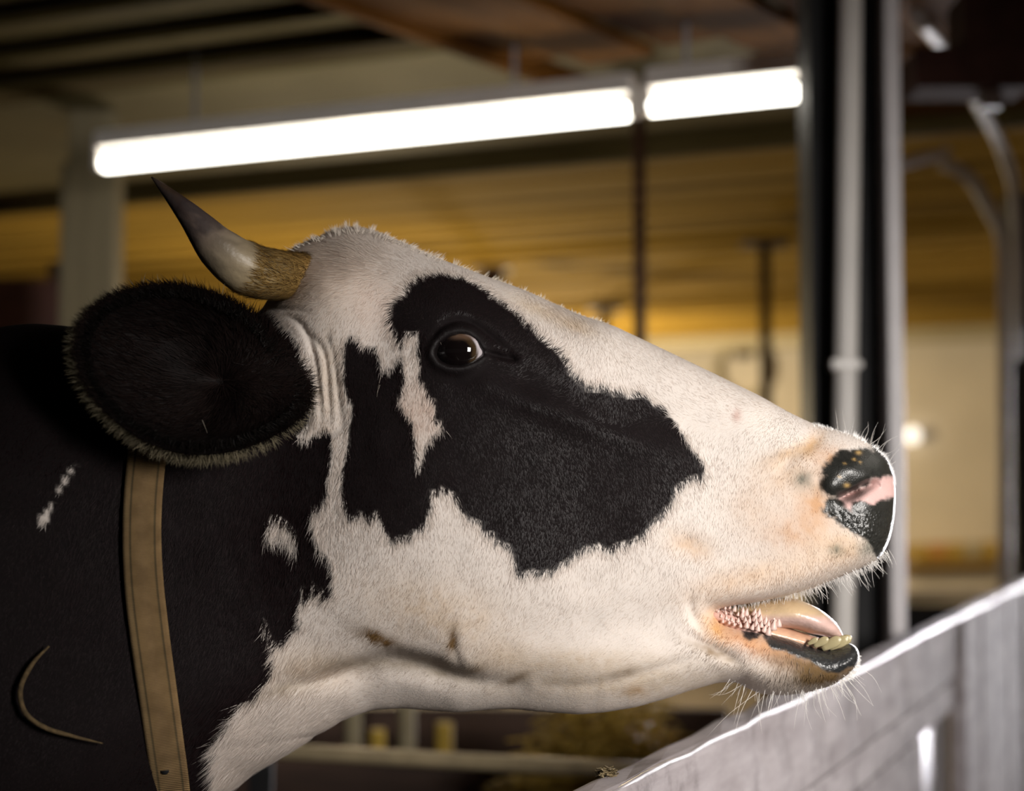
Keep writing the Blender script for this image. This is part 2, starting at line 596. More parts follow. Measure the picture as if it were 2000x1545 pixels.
# dark partition at the far left
P = PY(-120, 640, 6.0); P2 = PY(150, 640, 6.4)
E = empty('board_partition', (P[0], P[1], 0), 'dark red boarded partition left of the timber post', 'partition')
a = np.array([P[0] - 1.2, 6.0, 0]); b = np.array([P2[0] - 0.02, 6.4, 0])
for k in range(9):
    z = 0.12 + 0.225 * k
    bar('board', (a[0], a[1], z), (b[0], b[1], z), 0.03, 0.215, M_red if k > 6 else M_darkwood, E, 0.004)
for t in (0.35, 0.97):
    q = a + (b - a) * t
    bar('upright', (q[0], q[1] + 0.06, 0), (q[0], q[1] + 0.06, 2.1), 0.08, 0.08, M_darkwood, E, 0.004, up=(0, 1, 0))

# black steel column with white pipe; daylight on one flange put into its white
cd = 3.5
xl = PY(1584, 800, cd)[0]; xr = PY(1758, 800, cd)[0]
E = empty('steel_column', ((xl + xr) / 2, cd, 0), 'black steel H column with one daylit edge coloured white, right of the muzzle', 'column')
wth = xr - xl
xm = (xl + xr) / 2
bar('web', (xm, cd + 0.05, 0), (xm, cd + 0.05, 2.42), wth - 0.01, 0.014, M_black, E, 0.001, up=(0, 1, 0))
bar('flange', (xl + 0.004, cd + 0.05, 0), (xl + 0.004, cd + 0.05, 2.42), 0.010, 0.15, M_black, E, 0.002, up=(0, 1, 0))
bar('flange', (xr - 0.016, cd + 0.04, 0), (xr - 0.016, cd + 0.04, 2.42), 0.030, 0.17, M_flange, E, 0.003, up=(0, 1, 0), label='edge strip with its daylight put into the colour')
xp0 = PY(1658, 0, cd - 0.04)[0]; xp1 = PY(1636, 1250, cd - 0.04)[0]
E = empty('conduit_pipe', (xp1, cd - 0.04, 0), 'white plastic pipe running down in front of the black column', 'pipe')
pts = []
for t in np.linspace(0, 1, 8):
    z = 0.02 + 2.38 * t
    pts.append((xp1 - 0.012 + (xp0 - xp1 + 0.02) * t, cd - 0.035, z))
tube_obj('pipe', pts, [0.023] * 8, M_pvc, E, 20, up=(0, 1, 0))
pc = PY(1650, 712, cd - 0.045)
bar('pipe_clip', (pc[0] - 0.028, cd - 0.035, pc[2]), (pc[0] + 0.028, cd - 0.035, pc[2]), 0.05, 0.022, M_pvc, E, 0.006)
bar('clip_bolt', (pc[0] + 0.02, cd - 0.045, pc[2]), (pc[0] + 0.034, cd - 0.045, pc[2]), 0.014, 0.014, M_pvc, E, 0.004)

# ------------------------------------------------------------------ right background: pipes and dark post
P = PY(1990, 700, 6.6)
E = empty('timber_post', (P[0], P[1], 0), 'black post at the right edge of the picture', 'post')
bar('shaft', (P[0] + 0.02, P[1], 0), (P[0] + 0.02, P[1], 2.37), 0.12, 0.12, M_black, E, 0.008, up=(0, 1, 0))
bar('base_block', (P[0] + 0.02, P[1], 0.0), (P[0] + 0.02, P[1], 0.16), 0.16, 0.16, M_black, E, 0.01, up=(0, 1, 0))


def pipe(path, depth, r, mat, label, name='milk_pipe'):
    path = np.asarray(path, float)
    P = catmull(PY(path[:, 0], path[:, 1], np.broadcast_to(depth, len(path))), 24)
    return tube_obj(name, P, [r] * len(P), mat, None, 14, label=label, cat='pipe', group='pale pipes at the right')


pipe([(1790, 30), (1855, 110), (1930, 235), (1968, 320), (1985, 420), (1990, 700)], [3.75, 4.1, 4.6, 4.9, 5.1, 5.25], 0.017, M_dimpipe, 'upper pale curved pipe running down to the black post')
pipe([(1840, 318), (1893, 345), (1930, 405), (1958, 468), (1962, 620), (1962, 900), (1962, 1100), (1962, 1500), (1962, 1767)], 5.5, 0.021, M_dimpipe, 'lower pale pipe bending down beside the black post')
pipe([(1745, 325), (1800, 308), (1840, 300), (1852, 290)], 5.5, 0.0155, M_dimpipe, 'short pale pipe stub right of the column')
# dark machinery box under the ceiling
P = PY(1925, 170, 3.5)
E = empty('machine_box', (P[0], P[1], P[2]), 'dark machine housing hanging under the ceiling at upper right', 'machine')
for (dx, dz, w, h) in ((0.0, 0.06, 0.24, 0.08), (0.06, 0.15, 0.16, 0.14)):
    bar('housing', (P[0] + dx - w / 2, P[1] + 0.15, P[2] + dz), (P[0] + dx + w / 2, P[1] + 0.15, P[2] + dz), 0.16, h, M_machine, E, 0.01)
bar('hanger', (P[0] + 0.05, P[1] + 0.15, P[2] - 0.01), (P[0] + 0.05, P[1] + 0.15, 2.40), 0.04, 0.04, M_darkwood, E, 0.004, up=(0, 1, 0))

# ring and globe on the far wall
def on_wall(px, py, off=0.05):
    r = ray(px, py); t = (wall_v - off) / np.dot(r, Vv)
    return r * t + np.array([0, 0, CAMZ])


c = on_wall(1450, 725, 0.08)
th = np.linspace(0, 2 * np.pi, 33)
ringpts = [c + 0.20 * (np.cos(a) * U + np.sin(a) * np.array([0, 0, 1])) for a in th]
V_, F_ = loft(tube_path(ringpts, [0.028] * 33, 10, up=tuple(Vv)), caps=False)
E = empty('coiled_hose', tuple(c - np.array([0, 0, 0.2])), 'pale coiled hose hanging on the far white wall', 'hose')
mesh_obj('coil', V_, F_, M_palebeam, E)
bar('hook', tuple(c + np.array([0, 0, 0.17]) - Vv * 0.05), tuple(c + np.array([0, 0, 0.17]) + Vv * 0.09), 0.10, 0.14, M_darkwood, E, 0.01)
c = on_wall(1782, 850, 0.10)
E = empty('wall_lamp', tuple(c), 'small round glowing lamp on the far white wall', 'lamp')
bm = bmesh.new(); bmesh.ops.create_uvsphere(bm, u_segments=20, v_segments=12, radius=0.055)
bm_obj('globe', bm, emit('globe_glass', (1.0, 0.93, 0.82), 1.6), E, Matrix.Translation(c), True)
bar('wall_mount', tuple(c), tuple(c + Vv * 0.1), 0.05, 0.05, M_pvc, E, 0.006)

# yellow and orange crates at the foot of the white wall
a = on_wall(1750, 1078, 0.16); b = on_wall(1955, 1072, 0.16)
shelf = bar('shelf_board', on_wall(1720, 1104, 0.18), on_wall(1985, 1098, 0.18), 0.22, 0.03, M_gold, None, 0.004, label='brown shelf board along the far white wall', cat='shelf')
for k in range(6):
    p = a + (b - a) * (k + 0.5) / 6
    bar('storage_crate', p - U * 0.055, p + U * 0.055, 0.10, 0.10, (M_yellow, M_yellow, M_orange, M_yellow, M_palebeam, M_yellow)[k], None, 0.012,
        label=('yellow crate, leftmost on the far shelf', 'yellow crate, second from the left on the far shelf', 'orange crate on the far shelf',
               'yellow crate right of the orange crate', 'pale crate on the far shelf', 'yellow crate, rightmost on the far shelf')[k], cat='crate', group='crates on the far shelf')
bar('feed_rail', PY(1700, 1166, 7.3), PY(2010, 1161, 7.4), 0.05, 0.045, M_palerail, None, 0.008, label='pale rail behind the plank fence', cat='rail')
bar('feed_wall', PY(1690, 1250, 7.4), PY(2010, 1250, 7.5), 0.06, 0.30, M_black, None, 0.008, label='black low feed wall behind the plank fence', cat='wall')

# ------------------------------------------------------------------ things under the jaw
ra = PY(430, 1462, 3.0); rb = PY(1260, 1507, 2.75)
E = empty('feed_rail', tuple((ra + rb) / 2), 'yellowish metal rail below the jaw of the cow', 'rail')
V_, F_ = loft(tube_path([ra + (rb - ra) * t for t in np.linspace(0, 1, 8)], [0.0135] * 8, 14, up=(0, 0, 1)))
mesh_obj('tube', V_, F_, M_palerail, E)
for t in (0.1, 0.985):
    p = ra + (rb - ra) * t
    bar('rail_foot', (p[0], p[1] + 0.02, 0), (p[0], p[1] + 0.02, p[2]), 0.04, 0.02, M_black, E, 0.003, up=(0, 1, 0))
# trough boards below the rail
E = empty('feed_trough', (-0.1, 3.15, 0), 'dark red brown feed trough below the metal rail', 'trough')
for k in range(4):
    z = 0.10 + 0.18 * k
    bar('board', (-1.6, 3.16, z), (0.42, 3.10, z), 0.03, 0.172, M_red, E, 0.004)
bar('board', (-1.6, 3.72, 0.36), (0.42, 3.68, 0.36), 0.03, 0.72, M_darkwood, E, 0.004)
bar('end_board', (0.42, 3.10, 0.36), (0.42, 3.68, 0.36), 0.03, 0.72, M_darkwood, E, 0.003)
bar('end_board', (-1.6, 3.16, 0.36), (-1.6, 3.72, 0.36), 0.03, 0.72, M_darkwood, E, 0.003)
bar('bottom_board', (-1.6, 3.44, 0.05), (0.42, 3.40, 0.05), 0.54, 0.03, M_darkwood, E, 0.003)
# back panel and uprights behind the trough
bar('stall_wall', (-2.2, 4.35, 0.38), (0.5, 4.2, 0.38), 0.05, 0.76, M_darkwood, None, 0.006, label='low dark stall wall behind the feed trough', cat='wall')
for px, w, mat, lab, top in ((690, 34, M_beige, 'grey upright bar below the throat of the cow', 1360), (795, 34, M_beige, 'grey upright bar left of the yellow stake', 1350), (868, 34, M_yellow, 'yellow stake behind the metal rail', 1412), (738, 30, M_yellow, 'short yellow stub below the throat of the cow', 1425)):
    p = PY(px, top, 3.9)
    o = tube_obj('stall_bar', [(p[0], 3.9, z) for z in (0.0, 0.3, p[2] * 0.75, p[2])], [w * 0.5 / FPX * 3.9] * 4, mat, None, 14, up=(0, 1, 0), label=lab, cat='bar', group='upright bars behind the trough')


# hay heap: many stalks in one object
def straws(name, n, center, ext, mat, parent=None, L=(0.08, 0.25), r=0.0022, flat=0.35, seed=1, **kw):
    g = np.random.default_rng(seed)
    q = g.normal(size=(n, 3)); q /= np.linalg.norm(q, axis=1)[:, None]
    q *= g.random((n, 1)) ** 0.4
    q[:, 2] = np.abs(q[:, 2])
    c = np.asarray(center) + q * np.asarray(ext)
    d = g.normal(size=(n, 3)); d[:, 2] *= flat
    d /= np.linalg.norm(d, axis=1)[:, None]
    l = g.uniform(*L, (n, 1))
    s = np.cross(d, [0.2, 0.3, 1.0]); s /= np.linalg.norm(s, axis=1)[:, None]
    u = np.cross(d, s)
    a, b = c - d * l / 2, c + d * l / 2
    ring = [s * r, -0.5 * s * r + 0.87 * u * r, -0.5 * s * r - 0.87 * u * r]
    V = np.stack([a + ring[0], a + ring[1], a + ring[2], b + ring[0], b + ring[1], b + ring[2]], 1).reshape(-1, 3)
    base = (np.arange(n) * 6)[:, None]
    F = np.concatenate([base + np.array([[0, 1, 4, 3]]), base + np.array([[1, 2, 5, 4]]), base + np.array([[2, 0, 3, 5]])], 0)
    return mesh_obj(name, V, F, mat, parent, False, kind='stuff', **kw)


p = PY(1330, 1560, 3.35)
straws('hay', 5200, (0.17, 3.42, 0.40), (0.22, 0.20, 0.50), M_hay, None, L=(0.05, 0.14), seed=3, label='heap of yellow hay in the trough under the muzzle', cat='hay')

# ------------------------------------------------------------------ plank fence
A0 = np.array([0.084, 1.527, 0.0]); A1 = np.array([0.639, 2.98, 0.0])
FD = (A1 - A0) / np.linalg.norm(A1 - A0)
FN = np.array([FD[1], -FD[0], 0.0])          # faces the camera side
ZT = 1.002
fence = empty('plank_fence', tuple(A1), 'weathered grey plank fence running away at lower right', 'fence')


def fence_s(px, py):
    """distance along the fence line where a pixel ray meets its front plane"""
    r = ray(px, py)
    t = np.dot(A0, FN) / np.dot(r, FN)
    P = r * t
    return float(np.dot(P - A0, FD)), float(P[2] + CAMZ)


def fboard(name, s0, s1, z0, z1, off=0.0, th=0.042, mat=M_fence, bev=0.006, wob=0.0):
    a = A0 + FD * s0 - FN * (th / 2 - off); b = A0 + FD * s1 - FN * (th / 2 - off)
    zc = (z0 + z1) / 2
    bm = box_data(s1 - s0, th, z1 - z0, bev)
    if wob:
        bmesh.ops.subdivide_edges(bm, edges=[e for e in bm.edges if abs((e.verts[0].co - e.verts[1].co).x) > 0.3], cuts=60)
        g = np.random.default_rng(5)
        for v in bm.verts:
            sx = v.co.x
            w = wob * (vnoise(sx * 9 + 40, 0.5 + v.co.y * 30, 2) - 0.5) + wob * 0.5 * (vnoise(sx * 31 + 9, 0.5, 3) - 0.5)
            if v.co.z > 0: v.co.z += w
            v.co.y += wob * 0.5 * (vnoise(sx * 14, v.co.z * 20, 6) - 0.5)
    o = bm_obj(name, bm, mat)
    o.parent = fence; o.matrix_parent_inverse = fence.matrix_world.inverted()
    o.matrix_basis = frame(((a[0] + b[0]) / 2, (a[1] + b[1]) / 2, zc), FD)
    return o


s_slot0 = fence_s(1806, 1430)[0]; s_slot1 = fence_s(1876, 1380)[0]; s_slot2 = fence_s(1986, 1350)[0]
fboard('plank', -1.3, 5.6, ZT - 0.120, ZT, wob=0.007, bev=0.009)
M_edge = plain('edge_highlight', (0.36, 0.33, 0.34), 0.4, var=0.35, scale=25, bump=0.3)  # pale glossy strip added as the bright highlight on the top edge
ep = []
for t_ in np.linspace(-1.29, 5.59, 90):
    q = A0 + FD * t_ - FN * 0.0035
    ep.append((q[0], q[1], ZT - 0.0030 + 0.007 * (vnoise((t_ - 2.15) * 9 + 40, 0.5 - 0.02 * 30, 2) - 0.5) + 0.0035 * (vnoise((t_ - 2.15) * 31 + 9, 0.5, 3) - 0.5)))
tube_obj('highlight_strip', ep, [0.0030] * 90, M_edge, fence, 10, up=(0, 0, 1), label='pale strip standing in for the highlight along the fence top')
fboard('plank', -1.3, s_slot1 + 0.02, ZT - 0.178, ZT - 0.123, off=-0.003)
z = ZT - 0.181
for k in range(5):
    fboard('plank', -1.3, s_slot0, z - 0.15, z, off=-0.004 + 0.003 * (k % 2))
    z -= 0.154
for k in range(4):
    w_ = (s_slot2 - s_slot1) / 4
    fboard('upright_board', s_slot1 + k * w_, s_slot1 + (k + 1) * w_ - 0.003, 0.02, ZT - 0.004 - 0.002 * (k % 2), off=0.010 + 0.002 * (k % 2), th=0.03)
fboard('upright_board', s_slot2 + 0.22, s_slot2 + 0.8, 0.02, ZT - 0.01, off=0.008, th=0.03)
z = ZT - 0.30
fboard('channel_post', s_slot0 + 0.03, s_slot1 + 0.01, 0.0, ZT - 0.185, off=-0.030, th=0.02, mat=M_greysteel)
fboard('channel_post', s_slot0 - 0.01, s_slot0 + 0.03, 0.0, ZT - 0.182, off=-0.045, th=0.02, mat=M_black)
fboard('channel_post', s_slot2 + 0.02, s_slot2 + 0.22, 0.0, ZT - 0.06, off=-0.03, th=0.02, mat=M_greysteel)
# clod of dirt and straw on the fence top
s_c, _ = fence_s(1235, 1500)
cpos = A0 + FD * 0.10 - FN * 0.036
straws('straw_clump', 150, (cpos[0], cpos[1], ZT - 0.003), (0.010, 0.028, 0.007), M_straw, None, L=(0.004, 0.011), r=0.0009, seed=8, label='small clump of straw and dirt on the fence top', cat='straw')
# ================================================================== the cow
D = 1.652                                   # depth of the head's middle plane
TOP = [(1388, 1192), (1420, 1184), (1470, 1177), (1530, 1164), (1580, 1149), (1630, 1129), (1680, 1109), (1705, 1098), (1722, 1080), (1735, 1050), (1743, 1010),
       (1746, 960), (1741, 920), (1727, 893), (1700, 870), (1665, 851), (1625, 838), (1590, 830), (1540, 806), (1480, 772), (1400, 733), (1300, 685), (1200, 638),
       (1170, 628), (1147, 622), (1122, 613), (1088, 597), (1041, 575), (999, 558), (956, 543), (892, 519), (850, 503), (800, 480), (760, 462), (720, 450), (690, 447),
       (660, 452), (620, 466), (595, 476), (560, 495), (540, 530), (532, 575), (515, 605), (480, 640), (400, 655), (300, 652), (200, 646), (140, 638), (70, 632), (0, 640),
       (-150, 665), (-400, 690), (-800, 650), (-1400, 650), (-2000, 640), (-2500, 640), (-2900, 700), (-3050, 950)]
BOT = [(-3020, 1500), (-2850, 2000), (-2500, 2250), (-2000, 2400), (-1300, 2440), (-700, 2380), (-300, 2250), (0, 2080), (180, 1880), (290, 1740), (390, 1620),
       (458, 1545), (496, 1508), (576, 1463), (624, 1434), (672, 1405), (727, 1386), (784, 1383), (896, 1391), (960, 1385), (1000, 1384), (1060, 1390), (1130, 1395), (1180, 1391), (1240, 1381),
       (1300, 1364), (1350, 1347), (1402, 1332), (1437, 1331), (1455, 1341), (1481, 1353), (1525, 1356), (1577, 1350), (1621, 1338), (1656, 1314), (1673, 1290), (1676, 1271),
       (1665, 1254), (1647, 1257), (1612, 1265), (1577, 1257), (1542, 1243), (1495, 1229), (1446, 1222), (1405, 1210)]
OUTL = np.array(TOP + BOT, float)
O3 = PY(OUTL[:, 0], OUTL[:, 1], D)
OXZ = O3[:, [0, 2]]


def spacing(stops):
    """stops: list of (coordinate, step) -> monotone sample positions"""
    out = [stops[0][0]]
    for (a, s), (b, _) in zip(stops[:-1], stops[1:]):
        n = max(1, int(round((b - a) / s)))
        out += list(np.linspace(a, b, n + 1)[1:])
    return np.array(out)


def X_of(px): return float(PY(px, 1000, D)[0])
def Z_of(py): return float(PY(1000, py, D)[2])


xs = spacing([(X_of(-3150), 0.03), (X_of(-150), 0.010), (X_of(0), 0.004), (X_of(380), 0.0017), (X_of(1790), 0.0017)])
zs = spacing([(-0.02, 0.03), (Z_of(1700), 0.010), (Z_of(1545), 0.004), (Z_of(1430), 0.0017), (Z_of(420), 0.0017)])
ys = spacing([(-0.40, 0.016), (-0.144, 0.0036), (0.144, 0.016), (0.40, 0.016)])
GX, GZ = np.meshgrid(xs, zs, indexing='ij')
dmap = sdf(GX, GZ, OXZ)

CW = [(560, 520, .07), (650, 475, .062), (720, 465, .062), (640, 560, .098), (700, 630, .105), (800, 560, .100), (870, 600, .108), (905, 690, .114), (1000, 630, .096), (1000, 720, .104),
      (1100, 700, .090), (1200, 760, .078), (1300, 780, .067), (1400, 820, .062), (1500, 860, .062), (1600, 900, .065), (1650, 950, .067), (1720, 1000, .060), (1650, 1050, .066),
      (1550, 1050, .066), (1500, 1120, .064), (1400, 1000, .068), (1400, 1100, .068), (1300, 900, .074), (1200, 950, .083), (1100, 900, .093), (1000, 900, .103), (1000, 1000, .104),
      (900, 1000, .110), (800, 900, .112), (800, 1100, .110), (700, 800, .106), (700, 1000, .110), (700, 1180, .100), (900, 1150, .104), (900, 1260, .092), (1100, 1100, .092),
      (1100, 1250, .080), (1300, 1100, .075), (1300, 1250, .064), (1400, 1250, .057), (1450, 1280, .052), (1550, 1300, .049), (1650, 1290, .045), (1200, 1350, .060), (1000, 1360, .052),
      (800, 1360, .050), (700, 1360, .052), (600, 1400, .062), (620, 900, .100), (560, 800, .096), (560, 1000, .097), (560, 1200, .094), (480, 1100, .103), (400, 900, .112), (400, 1300, .115),
      (300, 900, .128), (200, 1100, .150), (0, 1000, .20), (0, 1500, .20), (200, 1500, .165), (-300, 1200, .25), (-300, 1800, .23), (-1000, 1500, .32), (-2500, 1500, .32),
      (-1000, 2300, .26), (-2500, 2200, .22), (-1000, 700, .2), (-2500, 700, .22), (-3000, 1200, .2), (0, 1900, .17), (1800, 950, .058), (1760, 1300, .04)]
CWa = np.array(CW)


def tps(ctrl, vals, X, Y, smooth=0.0):
    s = 700.0
    P = ctrl / s
    r = np.hypot(P[:, None, 0] - P[None, :, 0], P[:, None, 1] - P[None, :, 1])
    phi = lambda q: np.where(q > 0, q * q * np.log(q + 1e-12), 0)
    n = len(P)
    A = np.zeros((n + 3, n + 3)); A[:n, :n] = phi(r) + smooth * np.eye(n)
    A[:n, n] = 1; A[:n, n + 1:] = P; A[n, :n] = 1; A[n + 1:, :n] = P.T
    w = np.linalg.solve(A, np.concatenate([vals, np.zeros(3)]))
    out = np.full(X.shape, w[n]) + w[n + 1] * X / s + w[n + 2] * Y / s
    for i in range(n):
        q2 = (X / s - P[i, 0]) ** 2 + (Y / s - P[i, 1]) ** 2
        out += w[i] * 0.5 * q2 * np.log(q2 + 1e-12)
    return out


gpx, gpy = proj(np.stack([GX, np.full_like(GX, D - 0.06), GZ], -1))
W = np.clip(tps(CWa[:, :2], CWa[:, 2], gpx, gpy, 0.002), 0.03, 0.34)
# rounding radius of the flanks
CR = [(720, 470, .085), (900, 560, .095), (1100, 650, .075), (1300, 740, .055), (1500, 840, .045), (1680, 900, .040), (1730, 1000, .040), (1650, 1090, .030), (1500, 1150, .022), (1400, 1180, .014),
      (1450, 1230, .012), (1550, 1255, .012), (1640, 1265, .013), (1450, 1290, .022), (1600, 1310, .022), (1400, 1310, .035), (1200, 1360, .060), (1000, 1360, .050), (800, 1350, .045), (650, 1400, .055), (450, 1500, .08), (540, 560, .06), (400, 700, .10),
      (0, 700, .16), (0, 1900, .2), (-1000, 1500, .38), (-2500, 1500, .38), (900, 950, .11), (1300, 950, .08)]
CRa = np.array(CR)
R = np.clip(tps(CRa[:, :2], CRa[:, 2], gpx, gpy, 0.01), 0.011, 0.45)
A = np.clip(1 - dmap / R, 0, 6)


def blur(a, r, passes=2):
    for _ in range(passes):
        for ax in (0, 1):
            c = np.cumsum(np.concatenate([np.repeat(np.take(a, [0], ax), r + 1, ax), a, np.repeat(np.take(a, [-1], ax), r, ax)], ax), ax)
            n = a.shape[ax]
            a = (np.take(c, np.arange(2 * r + 1, 2 * r + 1 + n), ax) - np.take(c, np.arange(0, n), ax)) / (2 * r + 1)
    return a


A = blur(A, 2, 2)
H0 = W * np.sqrt(np.clip(1 - A * A, 0, 1))
gpx, gpy = proj(np.stack([GX, D - H0, GZ], -1))

# ---- relief, in metres, laid out on the flank
def groove(pts, sig, depth, n=24):
    global W
    P = catmull(pts, n)
    best = np.full(gpx.shape, 1e18); bt = np.zeros(gpx.shape)
    for i in range(n - 1):
        ax, ay = P[i]; vx, vy = P[i + 1] - P[i]
        t = np.clip(((gpx - ax) * vx + (gpy - ay) * vy) / (vx * vx + vy * vy + 1e-9), 0, 1)
        d2 = (gpx - ax - t * vx) ** 2 + (gpy - ay - t * vy) ** 2
        m = d2 < best
        best[m] = d2[m]; bt[m] = ((i + t) / (n - 1))[m]
    tap = np.clip(np.minimum(bt, 1 - bt) / .28, .0, 1) ** .8
    W = W - depth * tap * np.exp(-best / sig ** 2)


def bump(cx, cy, sx, sy, h, ang=0):
    global W
    c, s = math.cos(math.radians(ang)), math.sin(math.radians(ang))
    x = (gpx - cx) * c + (gpy - cy) * s; y = -(gpx - cx) * s + (gpy - cy) * c
    W = W + h * np.exp(-(x / sx) ** 2 - (y / sy) ** 2)


bump(885, 598, 85, 45, .008, 25)             # brow
bump(745, 650, 50, 60, -.006)                # temple hollow
bump(1080, 800, 190, 26, .0055, 20)          # face crest
bump(1030, 745, 45, 22, -.003, 35)
bump(1300, 800, 150, 45, -.004, 27)          # hollow along the nose
bump(840, 1000, 190, 160, .006)              # jaw muscle
bump(1130, 1010, 70, 140, -.004, -20)
bump(1250, 1215, 200, 40, -.0045, -8)
bump(1150, 1300, 200, 45, .003)
bump(1520, 1010, 80, 100, .003)
bump(1350, 1065, 50, 22, -.0025, 20)
groove([(530, 1345), (600, 1335), (660, 1318), (715, 1296), (765, 1285), (830, 1296), (890, 1318), (950, 1332), (1040, 1338)], 17, .012)
groove([(560, 1352), (640, 1338), (715, 1318), (765, 1306), (830, 1316), (890, 1336), (950, 1346)], 22, .010)
groove([(905, 1310), (890, 1280), (884, 1235)], 10, .0022)
groove([(1040, 1338), (1130, 1340), (1220, 1325), (1320, 1296), (1400, 1285)], 12, .003)
groove([(1330, 1235), (1370, 1255), (1420, 1282), (1455, 1300)], 13, .005)
groove([(1352, 1150), (1350, 1190), (1368, 1225), (1400, 1250)], 10, .003)
groove([(1610, 835), (1585, 868), (1548, 890), (1515, 930)], 14, .0035)
for pts, sg, dp in (([(548, 606), (590, 636), (614, 700), (622, 770), (628, 830)], 6, .0042), ([(596, 640), (632, 690), (640, 760), (645, 835)], 6, .0036),
                    ([(600, 690), (606, 740), (606, 800), (600, 840)], 5, .0035), ([(640, 655), (655, 720), (662, 790), (668, 850)], 6, .0028),
                    ([(520, 600), (560, 603), (612, 608)], 4, .003), ([(700, 800), (640, 850), (600, 850)], 8, .002)):
    groove(pts, sg, dp)
# muzzle and nostril
bump(1650, 918, 42, 26, .005, -10)
bump(1622, 948, 20, 20, .0055)
bump(1680, 1030, 50, 50, .0025)
bump(1722, 955, 26, 20, -.004)
groove([(1632, 974), (1655, 970), (1680, 958), (1702, 947), (1722, 943)], 8.5, .020)
groove([(1640, 975), (1665, 968), (1690, 955)], 5, .012)
groove([(1600, 958), (1598, 940), (1604, 925)], 7, .003)
# eye socket and lids
EYE = [(850, 690), (858, 673), (875, 661), (898, 655), (916, 658), (929, 667), (937, 681), (942, 691), (933, 699), (918, 707), (898, 713), (876, 712), (859, 704)]
de = sdf_local(gpx, gpy, EYE, 90)
W = W + .0045 * np.exp(-((de + 9) / 8.0) ** 2)
groove([(838, 668), (860, 640), (893, 627), (925, 634), (955, 655), (985, 680), (1003, 697)], 5.5, .0055)
groove([(846, 655), (868, 645), (900, 640), (930, 650)], 12, -.003)
groove([(935, 684), (952, 689), (975, 695), (1003, 701), (1012, 704)], 5.5, .0075)
groove([(860, 738), (905, 742), (950, 728)], 10, .0016)
W = W - .016 * sstep(-2.0, 3.0, de)
# gentle unevenness
W = W + (fbm(gpx / 60, gpy / 60, 3, 3) - .5) * .0022
W = np.clip(W, .012, .36)

A2 = (A * A).astype(np.float32)
F3 = (ys[None, :, None].astype(np.float32) ** 2) * (1.0 / (W * W)).astype(np.float32)[:, None, :]
F3 += (A2 - 1)[:, None, :]
# legs
nxl = int(np.searchsorted(xs, X_of(100))); nzl = int(np.searchsorted(zs, 0.80))
sub = np.meshgrid(xs[:nxl], ys, zs[:nzl], indexing='ij')


def cap(a, b, ra, rb):
    a = np.array(a); b = np.array(b); v = b - a; L = v @ v
    q = [sub[k] - a[k] for k in range(3)]
    t = np.clip((q[0] * v[0] + q[1] * v[1] + q[2] * v[2]) / L, 0, 1)
    return np.sqrt(sum((q[k] - t * v[k]) ** 2 for k in range(3))) - (ra + (rb - ra) * t)


leg = None
for lx, front in ((X_of(-330), 1), (X_of(-2650), 0)):
    for sy in (-1, 1):
        y0 = sy * 0.17
        if front:
            chain = [((lx, y0, .78), .10), ((lx + .01, y0, .42), .062), ((lx, y0, .14), .043), ((lx + .02, y0, .04), .055)]
        else:
            chain = [((lx, y0, .85), .14), ((lx + .08, y0, .62), .10), ((lx - .07, y0, .40), .055), ((lx - .03, y0, .13), .043), ((lx, y0, .04), .055)]
        for (p, r0), (q, r1) in zip(chain[:-1], chain[1:]):
            c = cap(p, q, r0, r1)
            leg = c if leg is None else np.minimum(leg, c)
leg = np.maximum(leg, 0.002 - sub[2])
F3[:nxl, :, :nzl] = np.minimum(F3[:nxl, :, :nzl], (leg / 0.12).astype(np.float32))
del sub, leg


def surface_nets(F, X, Y, Z):
    S = F < 0
    c = np.zeros(tuple(n - 1 for n in F.shape), np.int8)
    sl = (slice(None, -1), slice(1, None))
    for i in (0, 1):
        for j in (0, 1):
            for k in (0, 1):
                c += S[sl[i], sl[j], sl[k]]
    act = (c > 0) & (c < 8)
    idx = np.argwhere(act)
    ids = np.full(act.shape, -1, np.int32)
    ids[act] = np.arange(len(idx))
    acc = np.zeros((len(idx), 3)); cnt = np.zeros(len(idx))
    corner = {(i, j, k): F[idx[:, 0] + i, idx[:, 1] + j, idx[:, 2] + k] for i in (0, 1) for j in (0, 1) for k in (0, 1)}
    for a in corner:
        for ax in range(3):
            if a[ax]: continue
            b = list(a); b[ax] = 1; b = tuple(b)
            va, vb = corner[a], corner[b]
            m = (va < 0) != (vb < 0)
            t = va[m] / (va[m] - vb[m])
            p = np.repeat(np.array([a], float), m.sum(), 0); p[:, ax] += t
            acc[m] += p; cnt[m] += 1
    P = idx + acc / cnt[:, None]
    V = np.stack([np.interp(P[:, 0], np.arange(len(X)), X), np.interp(P[:, 1], np.arange(len(Y)), Y), np.interp(P[:, 2], np.arange(len(Z)), Z)], 1)
    faces = []
    for ax in range(3):
        a = [slice(None)] * 3; b = [slice(None)] * 3
        a[ax] = slice(None, -1); b[ax] = slice(1, None)
        ch = S[tuple(a)] != S[tuple(b)]
        o1, o2 = [(1, 2), (2, 0), (0, 1)][ax]
        e = np.argwhere(ch)
        ok = (e[:, o1] > 0) & (e[:, o2] > 0) & (e[:, o1] < act.shape[o1]) & (e[:, o2] < act.shape[o2])
        e = e[ok]
        flip = S[e[:, 0], e[:, 1], e[:, 2]]
        def cell(d1, d2):
            q = e.copy(); q[:, o1] += d1; q[:, o2] += d2
            return ids[q[:, 0], q[:, 1], q[:, 2]]
        f = np.stack([cell(-1, -1), cell(0, -1), cell(0, 0), cell(-1, 0)], 1)
        f[~flip] = f[~flip][:, ::-1]
        faces.append(f)
    return V, np.concatenate(faces)


BV, BF = surface_nets(F3, xs, ys, zs)
del F3
